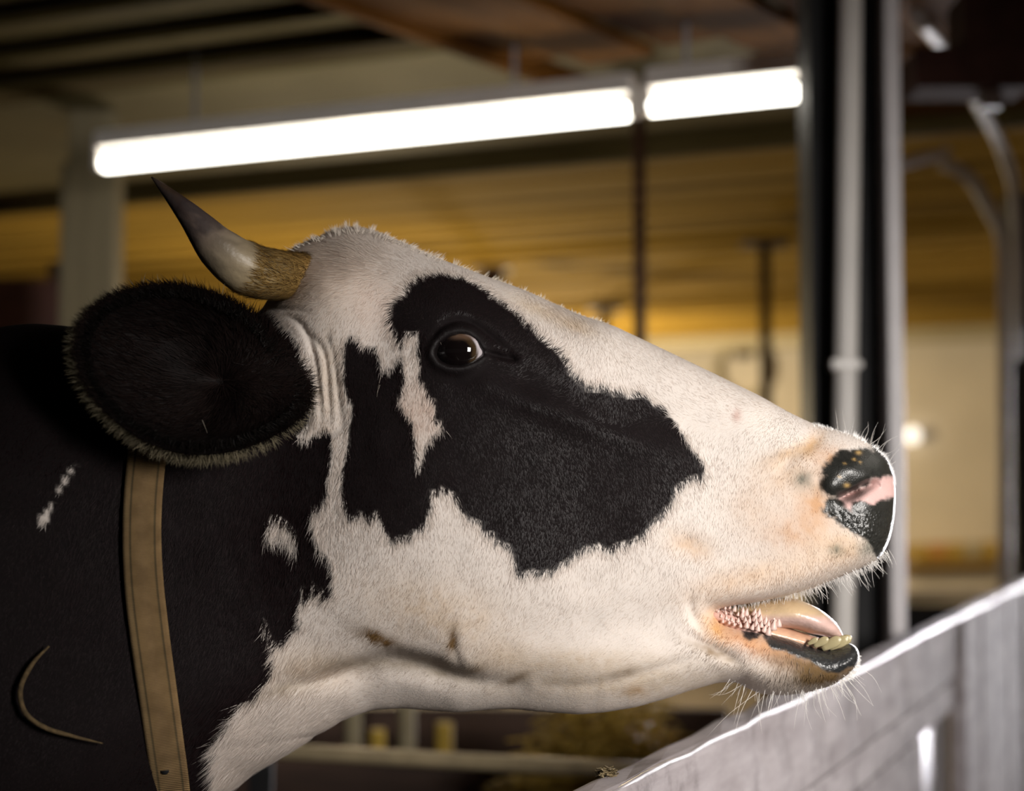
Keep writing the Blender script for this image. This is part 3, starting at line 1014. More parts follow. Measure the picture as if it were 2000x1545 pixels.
# light smoothing
nv = len(BV)
ed = np.concatenate([BF[:, [0, 1]], BF[:, [1, 2]], BF[:, [2, 3]], BF[:, [3, 0]]])
deg = np.bincount(ed[:, 0], minlength=nv) + np.bincount(ed[:, 1], minlength=nv)
for lam in (0.5, 0.5, -0.4, 0.5, -0.4):
    s_ = np.stack([np.bincount(ed[:, 0], BV[ed[:, 1], k], nv) + np.bincount(ed[:, 1], BV[ed[:, 0], k], nv) for k in range(3)], 1) / deg[:, None]
    BV = BV + lam * (s_ - BV)
BV[:, 1] += D
e1 = BV[BF[:, 2]] - BV[BF[:, 0]]; e2 = BV[BF[:, 3]] - BV[BF[:, 1]]
FNm = np.cross(e1, e2)
BN = np.stack([sum(np.bincount(BF[:, c], FNm[:, k], nv) for c in range(4)) for k in range(3)], 1)
BN /= np.linalg.norm(BN, axis=1)[:, None] + 1e-12
FAREA = np.linalg.norm(FNm, axis=1) * 0.5

# ------------------------------------------------------------------ coat map (pixel grid over the flank)
MX0, MY0, MS = -120, 400, 2.0
mx = np.arange(MX0, 1800, MS); my = np.arange(MY0, 1680, MS)
PX, PYm = np.meshgrid(mx, my, indexing='ij')
PATCH_A = [(860, 539), (905, 546), (925, 556), (945, 570), (958, 582), (987, 600), (1005, 615), (1015, 628), (1035, 645), (1055, 665), (1075, 680), (1095, 697), (1103, 715), (1115, 735), (1130, 752),
           (1147, 765), (1169, 763), (1203, 773), (1232, 777), (1258, 775), (1279, 794), (1300, 799), (1313, 816), (1330, 841), (1347, 871), (1360, 888), (1375, 905), (1373, 926), (1370, 937),
           (1362, 926), (1339, 935), (1320, 952), (1311, 981), (1292, 1003), (1275, 1020), (1258, 1041), (1232, 1056), (1211, 1060), (1190, 1071), (1169, 1064), (1147, 1066), (1126, 1079),
           (1102, 1098), (1086, 1106), (1078, 1117), (1064, 1113), (1051, 1118), (1040, 1112), (1023, 1121), (1007, 1118), (1008, 1101), (1002, 1082), (994, 1065), (977, 1059), (966, 1050), (961, 1037),
           (943, 1039), (940, 1017), (916, 1010), (896, 987), (886, 963), (863, 950), (856, 960), (842, 960), (842, 984), (832, 1017), (822, 1031), (802, 1041), (782, 1048), (765, 1058), (755, 1037),
           (745, 1017), (736, 1000), (721, 1012), (704, 1000), (694, 1010), (679, 1007), (671, 977), (667, 943), (671, 910), (681, 862), (684, 822), (691, 792), (681, 775), (671, 751), (672, 721),
           (674, 687), (679, 660), (688, 657), (701, 659), (709, 677), (735, 677), (740, 697), (743, 721), (747, 731), (751, 719), (768, 718), (775, 701), (782, 694), (787, 721), (789, 741), (778, 785),
           (789, 805), (805, 819), (809, 856), (812, 906), (815, 920), (822, 906), (829, 869), (839, 869), (846, 849), (866, 839), (861, 822), (849, 819), (849, 778), (836, 775), (829, 755), (819, 741),
           (819, 704), (812, 687), (819, 650), (789, 649), (782, 672), (776, 664), (770, 645), (762, 627), (764, 605), (770, 590), (790, 580), (802, 562), (820, 547), (845, 540)]
PATCH_N = [(505, 600), (530, 610), (560, 645), (583, 672), (588, 705), (594, 745), (598, 785), (606, 815), (596, 838), (575, 850), (600, 862), (620, 846), (634, 837), (647, 849), (649, 872), (644, 913), (637, 957),
           (627, 984), (610, 994), (607, 1017), (617, 1054), (624, 1071), (640, 1088), (649, 1108), (650, 1138), (652, 1155), (637, 1166), (628, 1150), (620, 1158), (611, 1138), (605, 1167), (597, 1174),
           (592, 1146), (584, 1178), (583, 1200), (589, 1220), (573, 1229), (563, 1249), (538, 1260), (531, 1268), (536, 1297), (531, 1325), (515, 1335), (502, 1354), (477, 1365), (466, 1389), (454, 1412),
           (435, 1434), (412, 1468), (430, 1479), (408, 1498), (419, 1521), (410, 1548), (380, 1620), (300, 1700), (-300, 1760), (-300, 560), (400, 580)]
SPOTS = [[(519, 1025), (528, 1010), (540, 1005), (556, 1016), (572, 1030), (580, 1050), (580, 1083), (573, 1066), (563, 1054), (545, 1045), (528, 1052), (520, 1042)],
         [(515, 1210), (520, 1212), (526, 1238), (538, 1258), (530, 1256), (519, 1235)],
         [(146, 905), (148, 908), (131, 938), (113, 965), (110, 963), (123, 936)], [(103, 981), (97, 1006), (86, 1030), (80, 1024), (80, 1010), (92, 992)]]
M1 = [(1645, 879), (1659, 882), (1677, 876), (1695, 876), (1711, 886), (1727, 897), (1740, 916), (1746, 929), (1727, 931), (1704, 934), (1699, 945), (1672, 956), (1645, 968), (1627, 972), (1611, 965), (1603, 950),
      (1606, 936), (1612, 929), (1606, 922), (1606, 911), (1618, 902), (1625, 891)]
M2 = [(1618, 973), (1636, 973), (1645, 981), (1652, 995), (1663, 999), (1665, 984), (1681, 979), (1697, 984), (1708, 988), (1715, 979), (1736, 973), (1760, 972), (1790, 1000), (1770, 1080), (1725, 1098), (1710, 1084),
      (1697, 1061), (1681, 1049), (1668, 1040), (1645, 1029), (1627, 1011), (1609, 1002), (1608, 990)]
M1b = [(1727, 931), (1760, 931), (1760, 900), (1730, 880), (1700, 868)]
PINK = [(1645, 968), (1672, 956), (1699, 945), (1704, 932), (1727, 929), (1790, 925), (1790, 975), (1736, 975), (1715, 981), (1708, 990), (1681, 981), (1665, 986), (1663, 1000), (1652, 996), (1645, 983), (1636, 974)]
L1 = [(1446, 1218), (1470, 1220), (1486, 1231), (1481, 1240), (1462, 1245), (1452, 1238)]
L2 = [(1497, 1222), (1530, 1227), (1545, 1238), (1575, 1250), (1612, 1258), (1645, 1248), (1690, 1240), (1700, 1275), (1676, 1292), (1655, 1297), (1640, 1306), (1610, 1302), (1598, 1292), (1580, 1279), (1555, 1275), (1540, 1265),
      (1510, 1262), (1495, 1251), (1491, 1240)]
L1 = [(x, y + 7) for x, y in L1]; L2 = [(x, y + (9 if y > 1258 else 2)) for x, y in L2]
jx = (fbm(PX / 9, PYm / 9, 11, 3) - .5) * 9; jy = (fbm(PX / 9, PYm / 9, 21, 3) - .5) * 9
SA = sdf_local(PX + jx, PYm + jy, PATCH_A)
SN = sdf(PX + jx, PYm + jy, PATCH_N)
SB = np.maximum(SA, SN)
for s_ in SPOTS:
    SB = np.minimum(SB, -sdf_local(PX + jx * .5, PYm + jy * .5, s_))
SM = np.maximum(np.maximum(sdf_local(PX + jx * .8, PYm + jy * .8, M1), sdf_local(PX + jx, PYm + jy, M2)), sdf_local(PX, PYm, M1b))
SP_ = sdf_local(PX, PYm, PINK)
SL = np.maximum(sdf_local(PX + jx * .6, PYm + jy * .6, L1), sdf_local(PX + jx * .6, PYm + jy * .6, L2))

WHITE = np.array([.80, .725, .665]); CREAM = np.array([.78, .66, .54])
col = np.zeros(PX.shape + (3,)) + WHITE
nz = fbm(PX / 45, PYm / 45, 31, 4)
col = col * (0.95 + 0.1 * nz[..., None])


def tint(cx, cy, sx, sy, c, amt, ang=0, rough=.5):
    global col
    ca, sa = math.cos(math.radians(ang)), math.sin(math.radians(ang))
    x = (PX - cx) * ca + (PYm - cy) * sa; y = -(PX - cx) * sa + (PYm - cy) * ca
    w = amt * np.exp(-(x / sx) ** 2 - (y / sy) ** 2)
    w = np.clip(w * (1 - rough + 2 * rough * fbm(PX / 14, PYm / 14, int(cx) % 97, 4)), 0, 1)[..., None]
    col = col * (1 - w) + np.array(c) * w


PEACH = (.62, .36, .20); TAN = (.46, .29, .14); BROWN = (.17, .095, .035)
tint(620, 520, 90, 80, (.72, .56, .42), .5); tint(690, 560, 80, 60, (.72, .60, .50), .5)
tint(560, 540, 40, 50, (.55, .38, .2), .6); tint(730, 600, 60, 60, (.78, .64, .56), .6)
tint(820, 800, 45, 60, (.70, .54, .45), .7)
tint(640, 740, 30, 100, (.74, .6, .46), .5)
tint(1585, 870, 16, 30, (.62, .36, .16), .75, 35); tint(1545, 885, 55, 15, TAN, .65, -20)
tint(1590, 985, 40, 45, PEACH, .95); tint(1540, 930, 60, 40, (.72, .53, .38), .7); tint(1620, 900, 30, 26, PEACH, .8)
tint(1560, 1040, 70, 40, PEACH, .65); tint(1640, 1070, 60, 35, (.70, .50, .33), .75); tint(1480, 990, 60, 60, (.76, .6, .48), .6)
tint(1450, 1130, 110, 30, (.74, .55, .40), .75, -15); tint(1560, 1110, 90, 30, (.74, .57, .43), .6, -15); tint(1350, 1065, 46, 24, (.70, .5, .34), .7, 20)
tint(1440, 812, 8, 12, (.62, .42, .36), .8)
tint(1400, 1225, 26, 40, (.66, .38, .16), .9, -35); tint(1470, 1255, 70, 22, (.68, .38, .22), .95, 22); tint(1530, 1275, 60, 26, (.62, .34, .18), .9, 20)
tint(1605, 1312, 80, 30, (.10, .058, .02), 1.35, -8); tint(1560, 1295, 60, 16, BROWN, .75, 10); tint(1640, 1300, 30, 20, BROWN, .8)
tint(1395, 1275, 60, 10, (.30, .22, .15), .8, 22, .8)
tint(1200, 1330, 260, 40, (.62, .50, .36), .55, 0, .7); tint(860, 1200, 130, 60, (.68, .52, .36), .55, 15, .7)
tint(735, 1245, 50, 14, BROWN, 1.1, 22, .9); tint(885, 1252, 10, 28, BROWN, 1.2, 8, .5); tint(930, 1305, 22, 9, BROWN, .8, -15, .8)
tint(1010, 1325, 28, 9, BROWN, .6, -25, .8); tint(1220, 1312, 26, 10, BROWN, .6, -15, .8); tint(1245, 1350, 25, 12, TAN, .6, 0, .8)
tint(720, 1295, 130, 14, (.30, .24, .17), .6, 0, .6); tint(850, 1310, 90, 16, (.28, .22, .15), .6, 15, .6)
tint(620, 1300, 90, 40, (.66, .52, .38), .5); tint(560, 1340, 60, 12, (.45, .36, .26), .6, -8)
tint(1100, 1290, 160, 25, (.62, .5, .37), .5, 0, .8); tint(980, 1280, 60, 30, (.66, .52, .38), .5)
tint(1050, 605, 60, 16, (.74, .58, .40), .5, 25); tint(1130, 640, 40, 14, (.70, .54, .36), .5, 20)
tint(645, 662, 4, 10, (.08, .06, .05), .9)
tint(1570, 938, 22, 16, (.16, .16, .13), .85, 15, .8); tint(1632, 1074, 15, 11, (.18, .18, .14), .8, 0, .8)
tint(1700, 1070, 30, 24, (.25, .24, .2), .6, 0, .9)
# dust specks
sp = (vnoise(PX / 3.2, PYm / 3.2, 77) > .982)[..., None]
col = np.where(sp, col * .72, col)
SKIN = col.copy()
blk = np.array([.0085, .006, .0063]) * (0.8 + 0.5 * nz[..., None])
bm_ = sstep(-2.5, 2.5, SB)[..., None]
COAT = col * (1 - bm_) + blk * bm_
# bare leather of nose and lip
pk = sstep(-4, 4, SP_)[..., None]
bare_col = np.array([.66, .43, .40]) * (0.92 + .16 * nz[..., None])
COAT = COAT * (1 - pk) + bare_col * pk
noseblk = np.array([.018, .018, .016]) * (0.7 + .9 * fbm(PX / 6, PYm / 6, 55, 3))[..., None]
nm = sstep(-5, 3, SM + (fbm(PX / 5, PYm / 5, 91, 3) - .5) * 10)[..., None]
COAT = COAT * (1 - nm) + noseblk * nm
lm = sstep(-3, 3, SL + (fbm(PX / 5, PYm / 5, 93, 3) - .5) * 6)[..., None]
COAT = COAT * (1 - lm) + np.array([.022, .023, .024]) * lm
for (cx, cy, r) in ((1677, 884, 5), (1654, 948, 5), (1640, 931, 3), (1668, 897, 3), (1650, 905, 2.5), (1680, 903, 2.5)):
    w = np.exp(-((PX - cx) / r) ** 2 - ((PYm - cy) / (r * .7)) ** 2)[..., None]
    COAT = COAT * (1 - w) + np.array([.5, .32, .12]) * w
# eyelid rims are dark and wet
deM = sdf_local(PX, PYm, EYE, 40)
BARE = np.maximum(np.maximum(nm, pk), lm)[..., 0]
lipz = np.exp(-((PX - 1500) / 110) ** 2 - ((PYm - 1245 - (PX - 1500) * .28) / 22) ** 2)
BARE = np.maximum(BARE, np.clip(lipz * 1.1, 0, 1) * (PYm > 1190))
BARE = np.maximum(BARE, sstep(-20, -7, deM))
BARE = np.maximum(BARE, .62 * np.exp(-((PX - 1640) / 95) ** 2 - ((PYm - 975) / 95) ** 2))
BARE = np.maximum(BARE, .75 * np.exp(-((PX - 1590) / 80) ** 2 - ((PYm - 1300) / 28) ** 2))
BARE = np.clip(BARE, 0, 1)
WET = np.maximum(np.maximum(nm, lm)[..., 0], np.maximum(sstep(-9, -3, deM), .25 * sstep(-24, -8, deM)))
WET = np.maximum(WET, pk[..., 0] * .7)
PEB = np.clip(nm[..., 0] * sstep(985, 1010, PYm), 0, 1) + lm[..., 0] * .6

# fur direction
CD = [(680, 470, -.6, -.5), (740, 460, -.2, -.8), (600, 500, -.9, -.2), (580, 560, -1, -.1), (650, 560, -.8, .3), (650, 640, -.2, 1), (600, 720, 0, 1), (700, 750, .05, 1), (740, 560, -.4, .5), (800, 545, -.2, -.6),
      (870, 570, .1, -.8), (960, 590, .6, -.5), (1080, 690, .5, -.4), (820, 700, 0, 1), (800, 1000, .1, 1), (680, 1000, 0, 1), (900, 950, .2, 1), (1000, 1050, -.05, 1), (1000, 850, .3, .9), (1150, 900, .3, .9), (1200, 770, -.1, -.7),
      (1100, 620, -.3, -.9), (1300, 760, -.5, -.5), (1400, 790, -.6, -.3), (1300, 880, .3, .6), (1370, 920, .2, 1), (1200, 1050, .1, 1), (1100, 1100, -.2, 1), (1450, 900, -.2, .6), (1550, 950, -.2, .8), (1550, 1100, .1, 1),
      (1680, 1080, .2, 1), (1650, 860, .3, -.6), (1350, 1150, -.2, .8), (1200, 1200, -.7, .5), (1100, 1300, -1, .15), (1250, 1340, -1, .1), (900, 1230, -.5, .8), (700, 1200, -.5, .9), (750, 1350, -1, .3), (600, 1400, -.9, .6),
      (480, 1430, -1, .5), (430, 1500, -1, .6), (560, 1280, -.6, .8), (560, 1050, -.1, 1), (500, 1200, -.3, 1), (400, 1000, -.3, 1), (200, 1100, -.4, 1), (0, 1000, -.6, 1), (1450, 1300, -.5, .7), (1550, 1330, 0, 1), (1640, 1320, .5, 1), (1400, 1200, -.5, .6)]
CDa = np.array(CD)
dirx = np.zeros(PX.shape); diry = np.zeros(PX.shape); ws = np.zeros(PX.shape)
for cx, cy, dx, dy in CDa:
    w = 1.0 / (((PX - cx) ** 2 + (PYm - cy) ** 2) / 900.0 + 1.0) ** 1.6
    dirx += w * dx; diry += w * dy; ws += w
wob = (fbm(PX / 30, PYm / 30, 5, 3) - .5) * .7
L_ = np.hypot(dirx, diry) + 1e-9
dirx, diry = dirx / L_, diry / L_
dirx, diry = dirx * np.cos(wob) - diry * np.sin(wob), dirx * np.sin(wob) + diry * np.cos(wob)
# fur length in metres
flen = np.full(PX.shape, .0050)


def lset(cx, cy, s, v):
    global flen
    w = np.exp(-((PX - cx) ** 2 + (PYm - cy) ** 2) / s ** 2)
    flen = flen * (1 - w) + v * w


lset(690, 455, 70, .016); lset(600, 520, 60, .011); lset(1120, 620, 45, .010); lset(500, 1450, 130, .016); lset(620, 1380, 80, .011); lset(560, 1050, 100, .009); lset(300, 1100, 220, .011)
lset(1550, 1345, 60, .009); lset(1600, 1130, 60, .007); lset(1640, 950, 90, .0045); lset(900, 680, 60, .0035); lset(1500, 1150, 60, .0055); lset(1560, 1020, 120, .0036)


def samp(arr, px, py):
    fx = np.clip((px - MX0) / MS, 0, arr.shape[0] - 1.001); fy = np.clip((py - MY0) / MS, 0, arr.shape[1] - 1.001)
    ix = fx.astype(int); iy = fy.astype(int); u = fx - ix; v = fy - iy
    if arr.ndim == 3: u = u[:, None]; v = v[:, None]
    return (arr[ix, iy] * (1 - u) + arr[ix + 1, iy] * u) * (1 - v) + (arr[ix, iy + 1] * (1 - u) + arr[ix + 1, iy + 1] * u) * v


def flank_px(P):
    q = P.copy(); q[:, 1] = D - np.abs(q[:, 1] - D)
    return proj(q)


# ------------------------------------------------------------------ cow objects
cow = empty('cow', (X_of(-330), D, 0.0), 'black and white horned cow with raised head and open mouth', 'cow')
vpx, vpy = flank_px(BV)
vcol = samp(COAT, vpx, vpy)
off = (vpx < -100) | (vpy > 1670)
vcol[off] = (.008, .006, .006)
hoof = BV[:, 2] < .07
vcol[hoof] = (.05, .04, .03)
M_skin, nt, b = new_mat('cow_skin')
L = nt.links.new
at = node(nt, 'ShaderNodeAttribute', attribute_name='Col'); L(at.outputs['Color'], b.inputs['Base Color'])
aw = node(nt, 'ShaderNodeAttribute', attribute_name='wet'); ap = node(nt, 'ShaderNodeAttribute', attribute_name='pebble')
mr = node(nt, 'ShaderNodeMapRange'); mr.inputs['To Min'].default_value = .75; mr.inputs['To Max'].default_value = .33
L(aw.outputs['Fac'], mr.inputs[0]); L(mr.outputs[0], b.inputs['Roughness'])
mr2 = node(nt, 'ShaderNodeMapRange'); mr2.inputs['To Min'].default_value = .08; mr2.inputs['To Max'].default_value = .55
L(aw.outputs['Fac'], mr2.inputs[0]); L(mr2.outputs[0], b.inputs['Specular IOR Level'])
tc = node(nt, 'ShaderNodeTexCoord')
vo = node(nt, 'ShaderNodeTexVoronoi'); vo.inputs['Scale'].default_value = 330.0; vo.feature = 'SMOOTH_F1'
L(tc.outputs['Object'], vo.inputs['Vector'])
bp = node(nt, 'ShaderNodeBump'); bp.inputs['Distance'].default_value = .0013; bp.invert = True
mr3 = node(nt, 'ShaderNodeMath', operation='MULTIPLY'); mr3.inputs[1].default_value = 1.0
L(ap.outputs['Fac'], mr3.inputs[0]); L(mr3.outputs[0], bp.inputs['Strength']); L(vo.outputs['Distance'], bp.inputs['Height'])
nz2 = node(nt, 'ShaderNodeTexNoise'); nz2.inputs['Scale'].default_value = 700.0; nz2.inputs['Detail'].default_value = 3
L(tc.outputs['Object'], nz2.inputs['Vector'])
bp2 = node(nt, 'ShaderNodeBump'); bp2.inputs['Distance'].default_value = .001; bp2.inputs['Strength'].default_value = .35
L(nz2.outputs['Fac'], bp2.inputs['Height']); L(bp.outputs[0], bp2.inputs['Normal']); L(bp2.outputs[0], b.inputs['Normal'])
body = mesh_obj('body', BV, BF.astype(np.int32), M_skin, cow, True, vcol, {'wet': np.where(off, 0, samp(WET, vpx, vpy)), 'pebble': np.where(off, 0, samp(PEB, vpx, vpy))},
                label='white face with ragged black patches and black neck')

# ---- coat hair: one short blade per hair
M_hair = colmat('coat_hair', rough=.5, spec=.07, translucent=.25)
M_sleek = colmat('sleek_face_hair', rough=.5, spec=.32, translucent=.25)


def blades(roots, nrm, tan, length, width, cols, lift=.19, curl=.35, g=rng):
    n = len(roots)
    tan = tan - (tan * nrm).sum(1)[:, None] * nrm
    tan /= np.linalg.norm(tan, axis=1)[:, None] + 1e-9
    side = np.cross(nrm, tan)
    lf = (lift * (0.5 + g.random(n)))[:, None]
    d = tan * np.cos(lf) + nrm * np.sin(lf)
    d2 = tan * np.cos(lf * (1 - curl)) + nrm * np.sin(lf * (1 - curl)) * .6
    ln = length[:, None]
    r0 = roots - nrm * .0004
    mid = r0 + d * ln * .5; tip = mid + d2 * ln * .5
    w = width[:, None] * .5
    V = np.stack([r0 - side * w, r0 + side * w, mid + side * w * .85, mid - side * w * .85, tip], 1).reshape(-1, 3)
    base = np.arange(n)[:, None] * 5
    q = (base + np.array([[0, 1, 2, 3]])); t = (base + np.array([[3, 2, 4]]))
    return V, q, t, np.repeat(cols, 5, 0)


def hair_mesh(name, V, q, t, cols, mat, parent, **kw):
    me = bpy.data.meshes.new(name)
    me.vertices.add(len(V)); me.vertices.foreach_set('co', np.asarray(V, np.float32).ravel())
    nl = q.size + t.size
    me.loops.add(nl); me.loops.foreach_set('vertex_index', np.concatenate([q.ravel(), t.ravel()]).astype(np.int32))
    me.polygons.add(len(q) + len(t))
    me.polygons.foreach_set('loop_start', np.concatenate([np.arange(len(q)) * 4, q.size + np.arange(len(t)) * 3]).astype(np.int32))
    me.update(calc_edges=True)
    a = me.color_attributes.new('Col', 'FLOAT_COLOR', 'POINT')
    c = np.ones((len(V), 4), np.float32); c[:, :3] = cols
    a.data.foreach_set('color', c.ravel())
    me.materials.append(mat)
    o = bpy.data.objects.new(name, me)
    return link(o, parent, kind='stuff', **kw)


fc = BV[BF].mean(1); fcx, fcy = flank_px(fc)
dens = np.where((fcx > -60) & (fcy < 1600), 1.0, 0.0) * (1 - samp(BARE, fcx, fcy)) ** 1.5
near = fc[:, 1] < D + .01
dens *= np.where(near, 1.0, .16)
dens *= np.where(fcx < 430, .55, 1.0)
prob = FAREA * dens; prob /= prob.sum()
NH = 300000
fi = rng.choice(len(BF), NH, p=prob)
u_, v_ = rng.random((2, NH, 1))
q4 = BV[BF[fi]]; n4 = BN[BF[fi]]
hp = (q4[:, 0] * (1 - u_) + q4[:, 1] * u_) * (1 - v_) + (q4[:, 3] * (1 - u_) + q4[:, 2] * u_) * v_
hn = (n4[:, 0] * (1 - u_) + n4[:, 1] * u_) * (1 - v_) + (n4[:, 3] * (1 - u_) + n4[:, 2] * u_) * v_
hn /= np.linalg.norm(hn, axis=1)[:, None]
hx, hy = flank_px(hp)
dx = samp(dirx, hx, hy); dy = samp(diry, hx, hy)
ja = rng.normal(0, .22, NH)
dx, dy = dx * np.cos(ja) - dy * np.sin(ja), dx * np.sin(ja) + dy * np.cos(ja)
ht = np.stack([dx, rng.normal(0, .12, NH), -dy], 1)
hl = samp(flen, hx, hy) * rng.uniform(.55, 1.25, NH)
_sb = samp(SB, hx, hy)
hl = hl * np.where((np.abs(_sb) < 11) & (hx > 420), 1.75, 1.0)
sb = samp(SB, hx, hy) + rng.normal(0, 1.6, NH)
skinc = samp(SKIN, hx, hy) * rng.uniform(.93, 1.06, (NH, 1))
dark = np.array([.0150, .0090, .0096]) * rng.uniform(.6, 1.8, (NH, 1))
hc = np.where((sb > 0)[:, None], dark, skinc)
nosef = np.clip(samp(nm[..., 0], hx, hy), 0, 1)[:, None]
hc = hc * (1 - nosef) + np.array([.06, .055, .045]) * nosef
hwid = rng.uniform(.00026, .0005, NH)
face = hx + rng.normal(0, 25, NH) > 590
for nm_, sel, mt_, lb in (('face_hair', face, M_sleek, 'short sleek black and white face hair'), ('neck_hair', ~face, M_hair, 'rougher black hair of the neck')):
    V_, q_, t_, c_ = blades(hp[sel], hn[sel], ht[sel], hl[sel], hwid[sel], hc[sel])
    hair_mesh(nm_, V_, q_, t_, c_, mt_, cow, label=lb)


# ------------------------------------------------------------------ whiskers and stray hairs
wv, wf, wc = [], [], []


def whisk(pts, r, c, m=3):
    P = catmull(pts, 7)
    rr = r * np.linspace(1, .25, 7)
    V, F = loft(tube_path(P, rr, m, up=(.3, 1, .2)))
    o = sum(len(x) for x in wv)
    wv.append(V); wf.extend([tuple(i + o for i in f) for f in F]); wc.append(np.repeat(np.array([c]), len(V), 0))


def surf_y(px, py):
    """half width of the flank at a pixel"""
    P = PY(px, py, D)
    i = np.clip(np.searchsorted(xs, P[0]), 1, len(xs) - 1); k = np.clip(np.searchsorted(zs, P[2]), 1, len(zs) - 1)
    return float(W[i, k] * math.sqrt(max(0, 1 - A[i, k] ** 2)))


def whisker(px, py, dx, dy, bend, yoff, r=.00028, c=(.93, .90, .86), spread=.3):
    y0 = D + yoff
    p0 = PY(px, py, y0); y1 = y0 + rng.normal(0, spread) * .03
    p2 = PY(px + dx, py + dy, y1); p1 = PY(px + dx * .55 + bend * -dy, py + dy * .55 + bend * dx, (y0 + y1) / 2)
    whisk([p0, p1, p2], r, c)


g = rng
for k in range(95):                                   # chin
    t = g.random(); x = 1425 + t * 240; yb = np.interp(x, [1425, 1455, 1500, 1577, 1621, 1656, 1673], [1326, 1336, 1350, 1346, 1334, 1310, 1285])
    ln = g.uniform(14, 42) if g.random() < .7 else g.uniform(45, 95)
    ang = math.radians(np.interp(x, [1425, 1500, 1600, 1680], [128, 100, 80, 35]) + g.normal(0, 12))
    whisker(x, yb, math.cos(ang) * ln, math.sin(ang) * ln, g.normal(0, .07), -g.uniform(0, .03))
whisker(1452, 1335, -68, 22, -.12, -.02); whisker(1490, 1345, -110, 95, .04, -.02); whisker(1470, 1345, -35, 90, .05, -.02); whisker(1602, 1338, 32, 62, .12, -.02)
for k in range(620):                                  # upper lip fringe
    x = 1395 + g.random() * 330
    yb = np.interp(x, [1395, 1470, 1530, 1580, 1630, 1680, 1705, 1722], [1186, 1173, 1160, 1145, 1125, 1105, 1094, 1076])
    ln = g.uniform(9, 22) if g.random() < .9 else g.uniform(28, 55)
    ang = math.radians(np.interp(x, [1395, 1550, 1720], [95, 80, 50]) + g.normal(0, 14))
    whisker(x, yb, math.cos(ang) * ln, math.sin(ang) * ln, g.normal(0, .06), g.uniform(-.035, .03), r=.00030, c=(.9, .87, .84))
for k in range(34):                                   # nose
    x = 1632 + g.random() * 105
    yb = np.interp(x, [1625, 1665, 1700, 1727, 1741], [842, 855, 874, 897, 922])
    ln = g.uniform(8, 20) if g.random() < .62 else g.uniform(30, 58)
    ang = math.radians(np.interp(x, [1630, 1690, 1740], [-95, -68, -35]) + g.normal(0, 14))
    whisker(x, yb, math.cos(ang) * ln, math.sin(ang) * ln, g.normal(0, .1), g.uniform(-.02, .015))
for k in range(16):                                   # front of the lip
    x = 1690 + g.random() * 45; yb = 1095 - (x - 1690) * .5
    whisker(x, yb, g.uniform(4, 18), g.uniform(14, 34), g.normal(0, .06), -g.uniform(.005, .03))
for a, bb, bend in (((860, 545), (35, 38), .0), ((832, 578), (18, -14), .0), ((772, 588), (28, -2), .15), ((905, 562), (14, 10), -.5), ((942, 588), (38, 36), -.22), ((948, 600), (26, -4), .1), ((845, 590), (16, 18), -.25),
                    ((846, 640), (-14, 30), .2), ((838, 660), (2, 26), -.4), ((858, 660), (4, 14), 0), ((818, 686), (7, 18), 0), ((748, 553), (44, 26), .05), ((395, 820), (10, 26), 0), ((744, 735), (-8, 40), .03), ((742, 752), (-6, 24), .05)):
    hw = surf_y(a[0], a[1])
    if a[0] < 500: hw = .165
    whisker(a[0], a[1], bb[0], bb[1], bend, -hw - .0025, r=.00022, c=(.55, .48, .40), spread=0)
mesh_obj('whiskers', np.vstack(wv), wf, M_hair, cow, True, np.vstack(wc), kind='stuff', label='pale bristles on chin, lip and nose')


# tufts on poll and brow, short pale fuzz over the nose
def fuzz(xs_, ys_, n, ang0, lo, hi, ydep, colr, seed):
    g = np.random.default_rng(seed)
    t = g.random(n); k = t * (len(xs_) - 1)
    x = np.interp(k, range(len(xs_)), xs_); y = np.interp(k, range(len(xs_)), ys_)
    cl = np.floor(x / 9.0)
    ang = np.radians(np.interp(k, range(len(xs_)), ang0) + (hash2(cl.astype(np.int64), cl.astype(np.int64) * 3, seed) - .5) * 50 + g.normal(0, 9, n))
    ln = g.uniform(lo, hi, n) * (0.45 + .9 * hash2(cl.astype(np.int64), cl.astype(np.int64) * 7, seed + 1))
    yy = D + g.uniform(*ydep, n)
    p = PY(x, y + g.uniform(-2, 8, n), yy)
    tan = np.stack([np.cos(ang), g.normal(0, .2, n), -np.sin(ang)], 1)
    nr = np.stack([g.normal(0, .3, n), -np.ones(n), g.normal(0, .3, n)], 1); nr /= np.linalg.norm(nr, axis=1)[:, None]
    return blades(p, nr, tan, ln / 2118, g.uniform(.0003, .0006, n), np.array([colr]) * g.uniform(.8, 1.1, (n, 1)), lift=.1, g=g)


parts = [fuzz([575, 610, 650, 690, 720, 760, 800, 860], [490, 472, 458, 452, 455, 467, 485, 512], 1800, [-160, -150, -120, -100, -60, -40, -30, -25], 8, 22, (-.03, .03), (.80, .72, .63), 31),
         fuzz([880, 960, 1040, 1090, 1125, 1150, 1180], [518, 549, 579, 602, 618, 628, 638], 1100, [-40, -45, -55, -60, -70, -55, -40], 5, 17, (-.02, .03), (.80, .72, .60), 32),
         fuzz([1590, 1630, 1670, 1700, 1728, 1742, 1745], [833, 842, 856, 873, 896, 922, 945], 1500, [-120, -95, -75, -60, -40, -20, -5], 4, 13, (-.03, .035), (.92, .9, .88), 33),
         fuzz([1640, 1660, 1674, 1676], [1330, 1315, 1295, 1280], 260, [60, 40, 20, 0], 5, 14, (-.03, .03), (.9, .87, .84), 34)]
offs = np.cumsum([0] + [len(p_[0]) for p_ in parts[:-1]])
hair_mesh('hair_tufts', np.vstack([p_[0] for p_ in parts]), np.vstack([p_[1] + o_ for p_, o_ in zip(parts, offs)]), np.vstack([p_[2] + o_ for p_, o_ in zip(parts, offs)]), np.vstack([p_[3] for p_ in parts]), M_hair, cow)

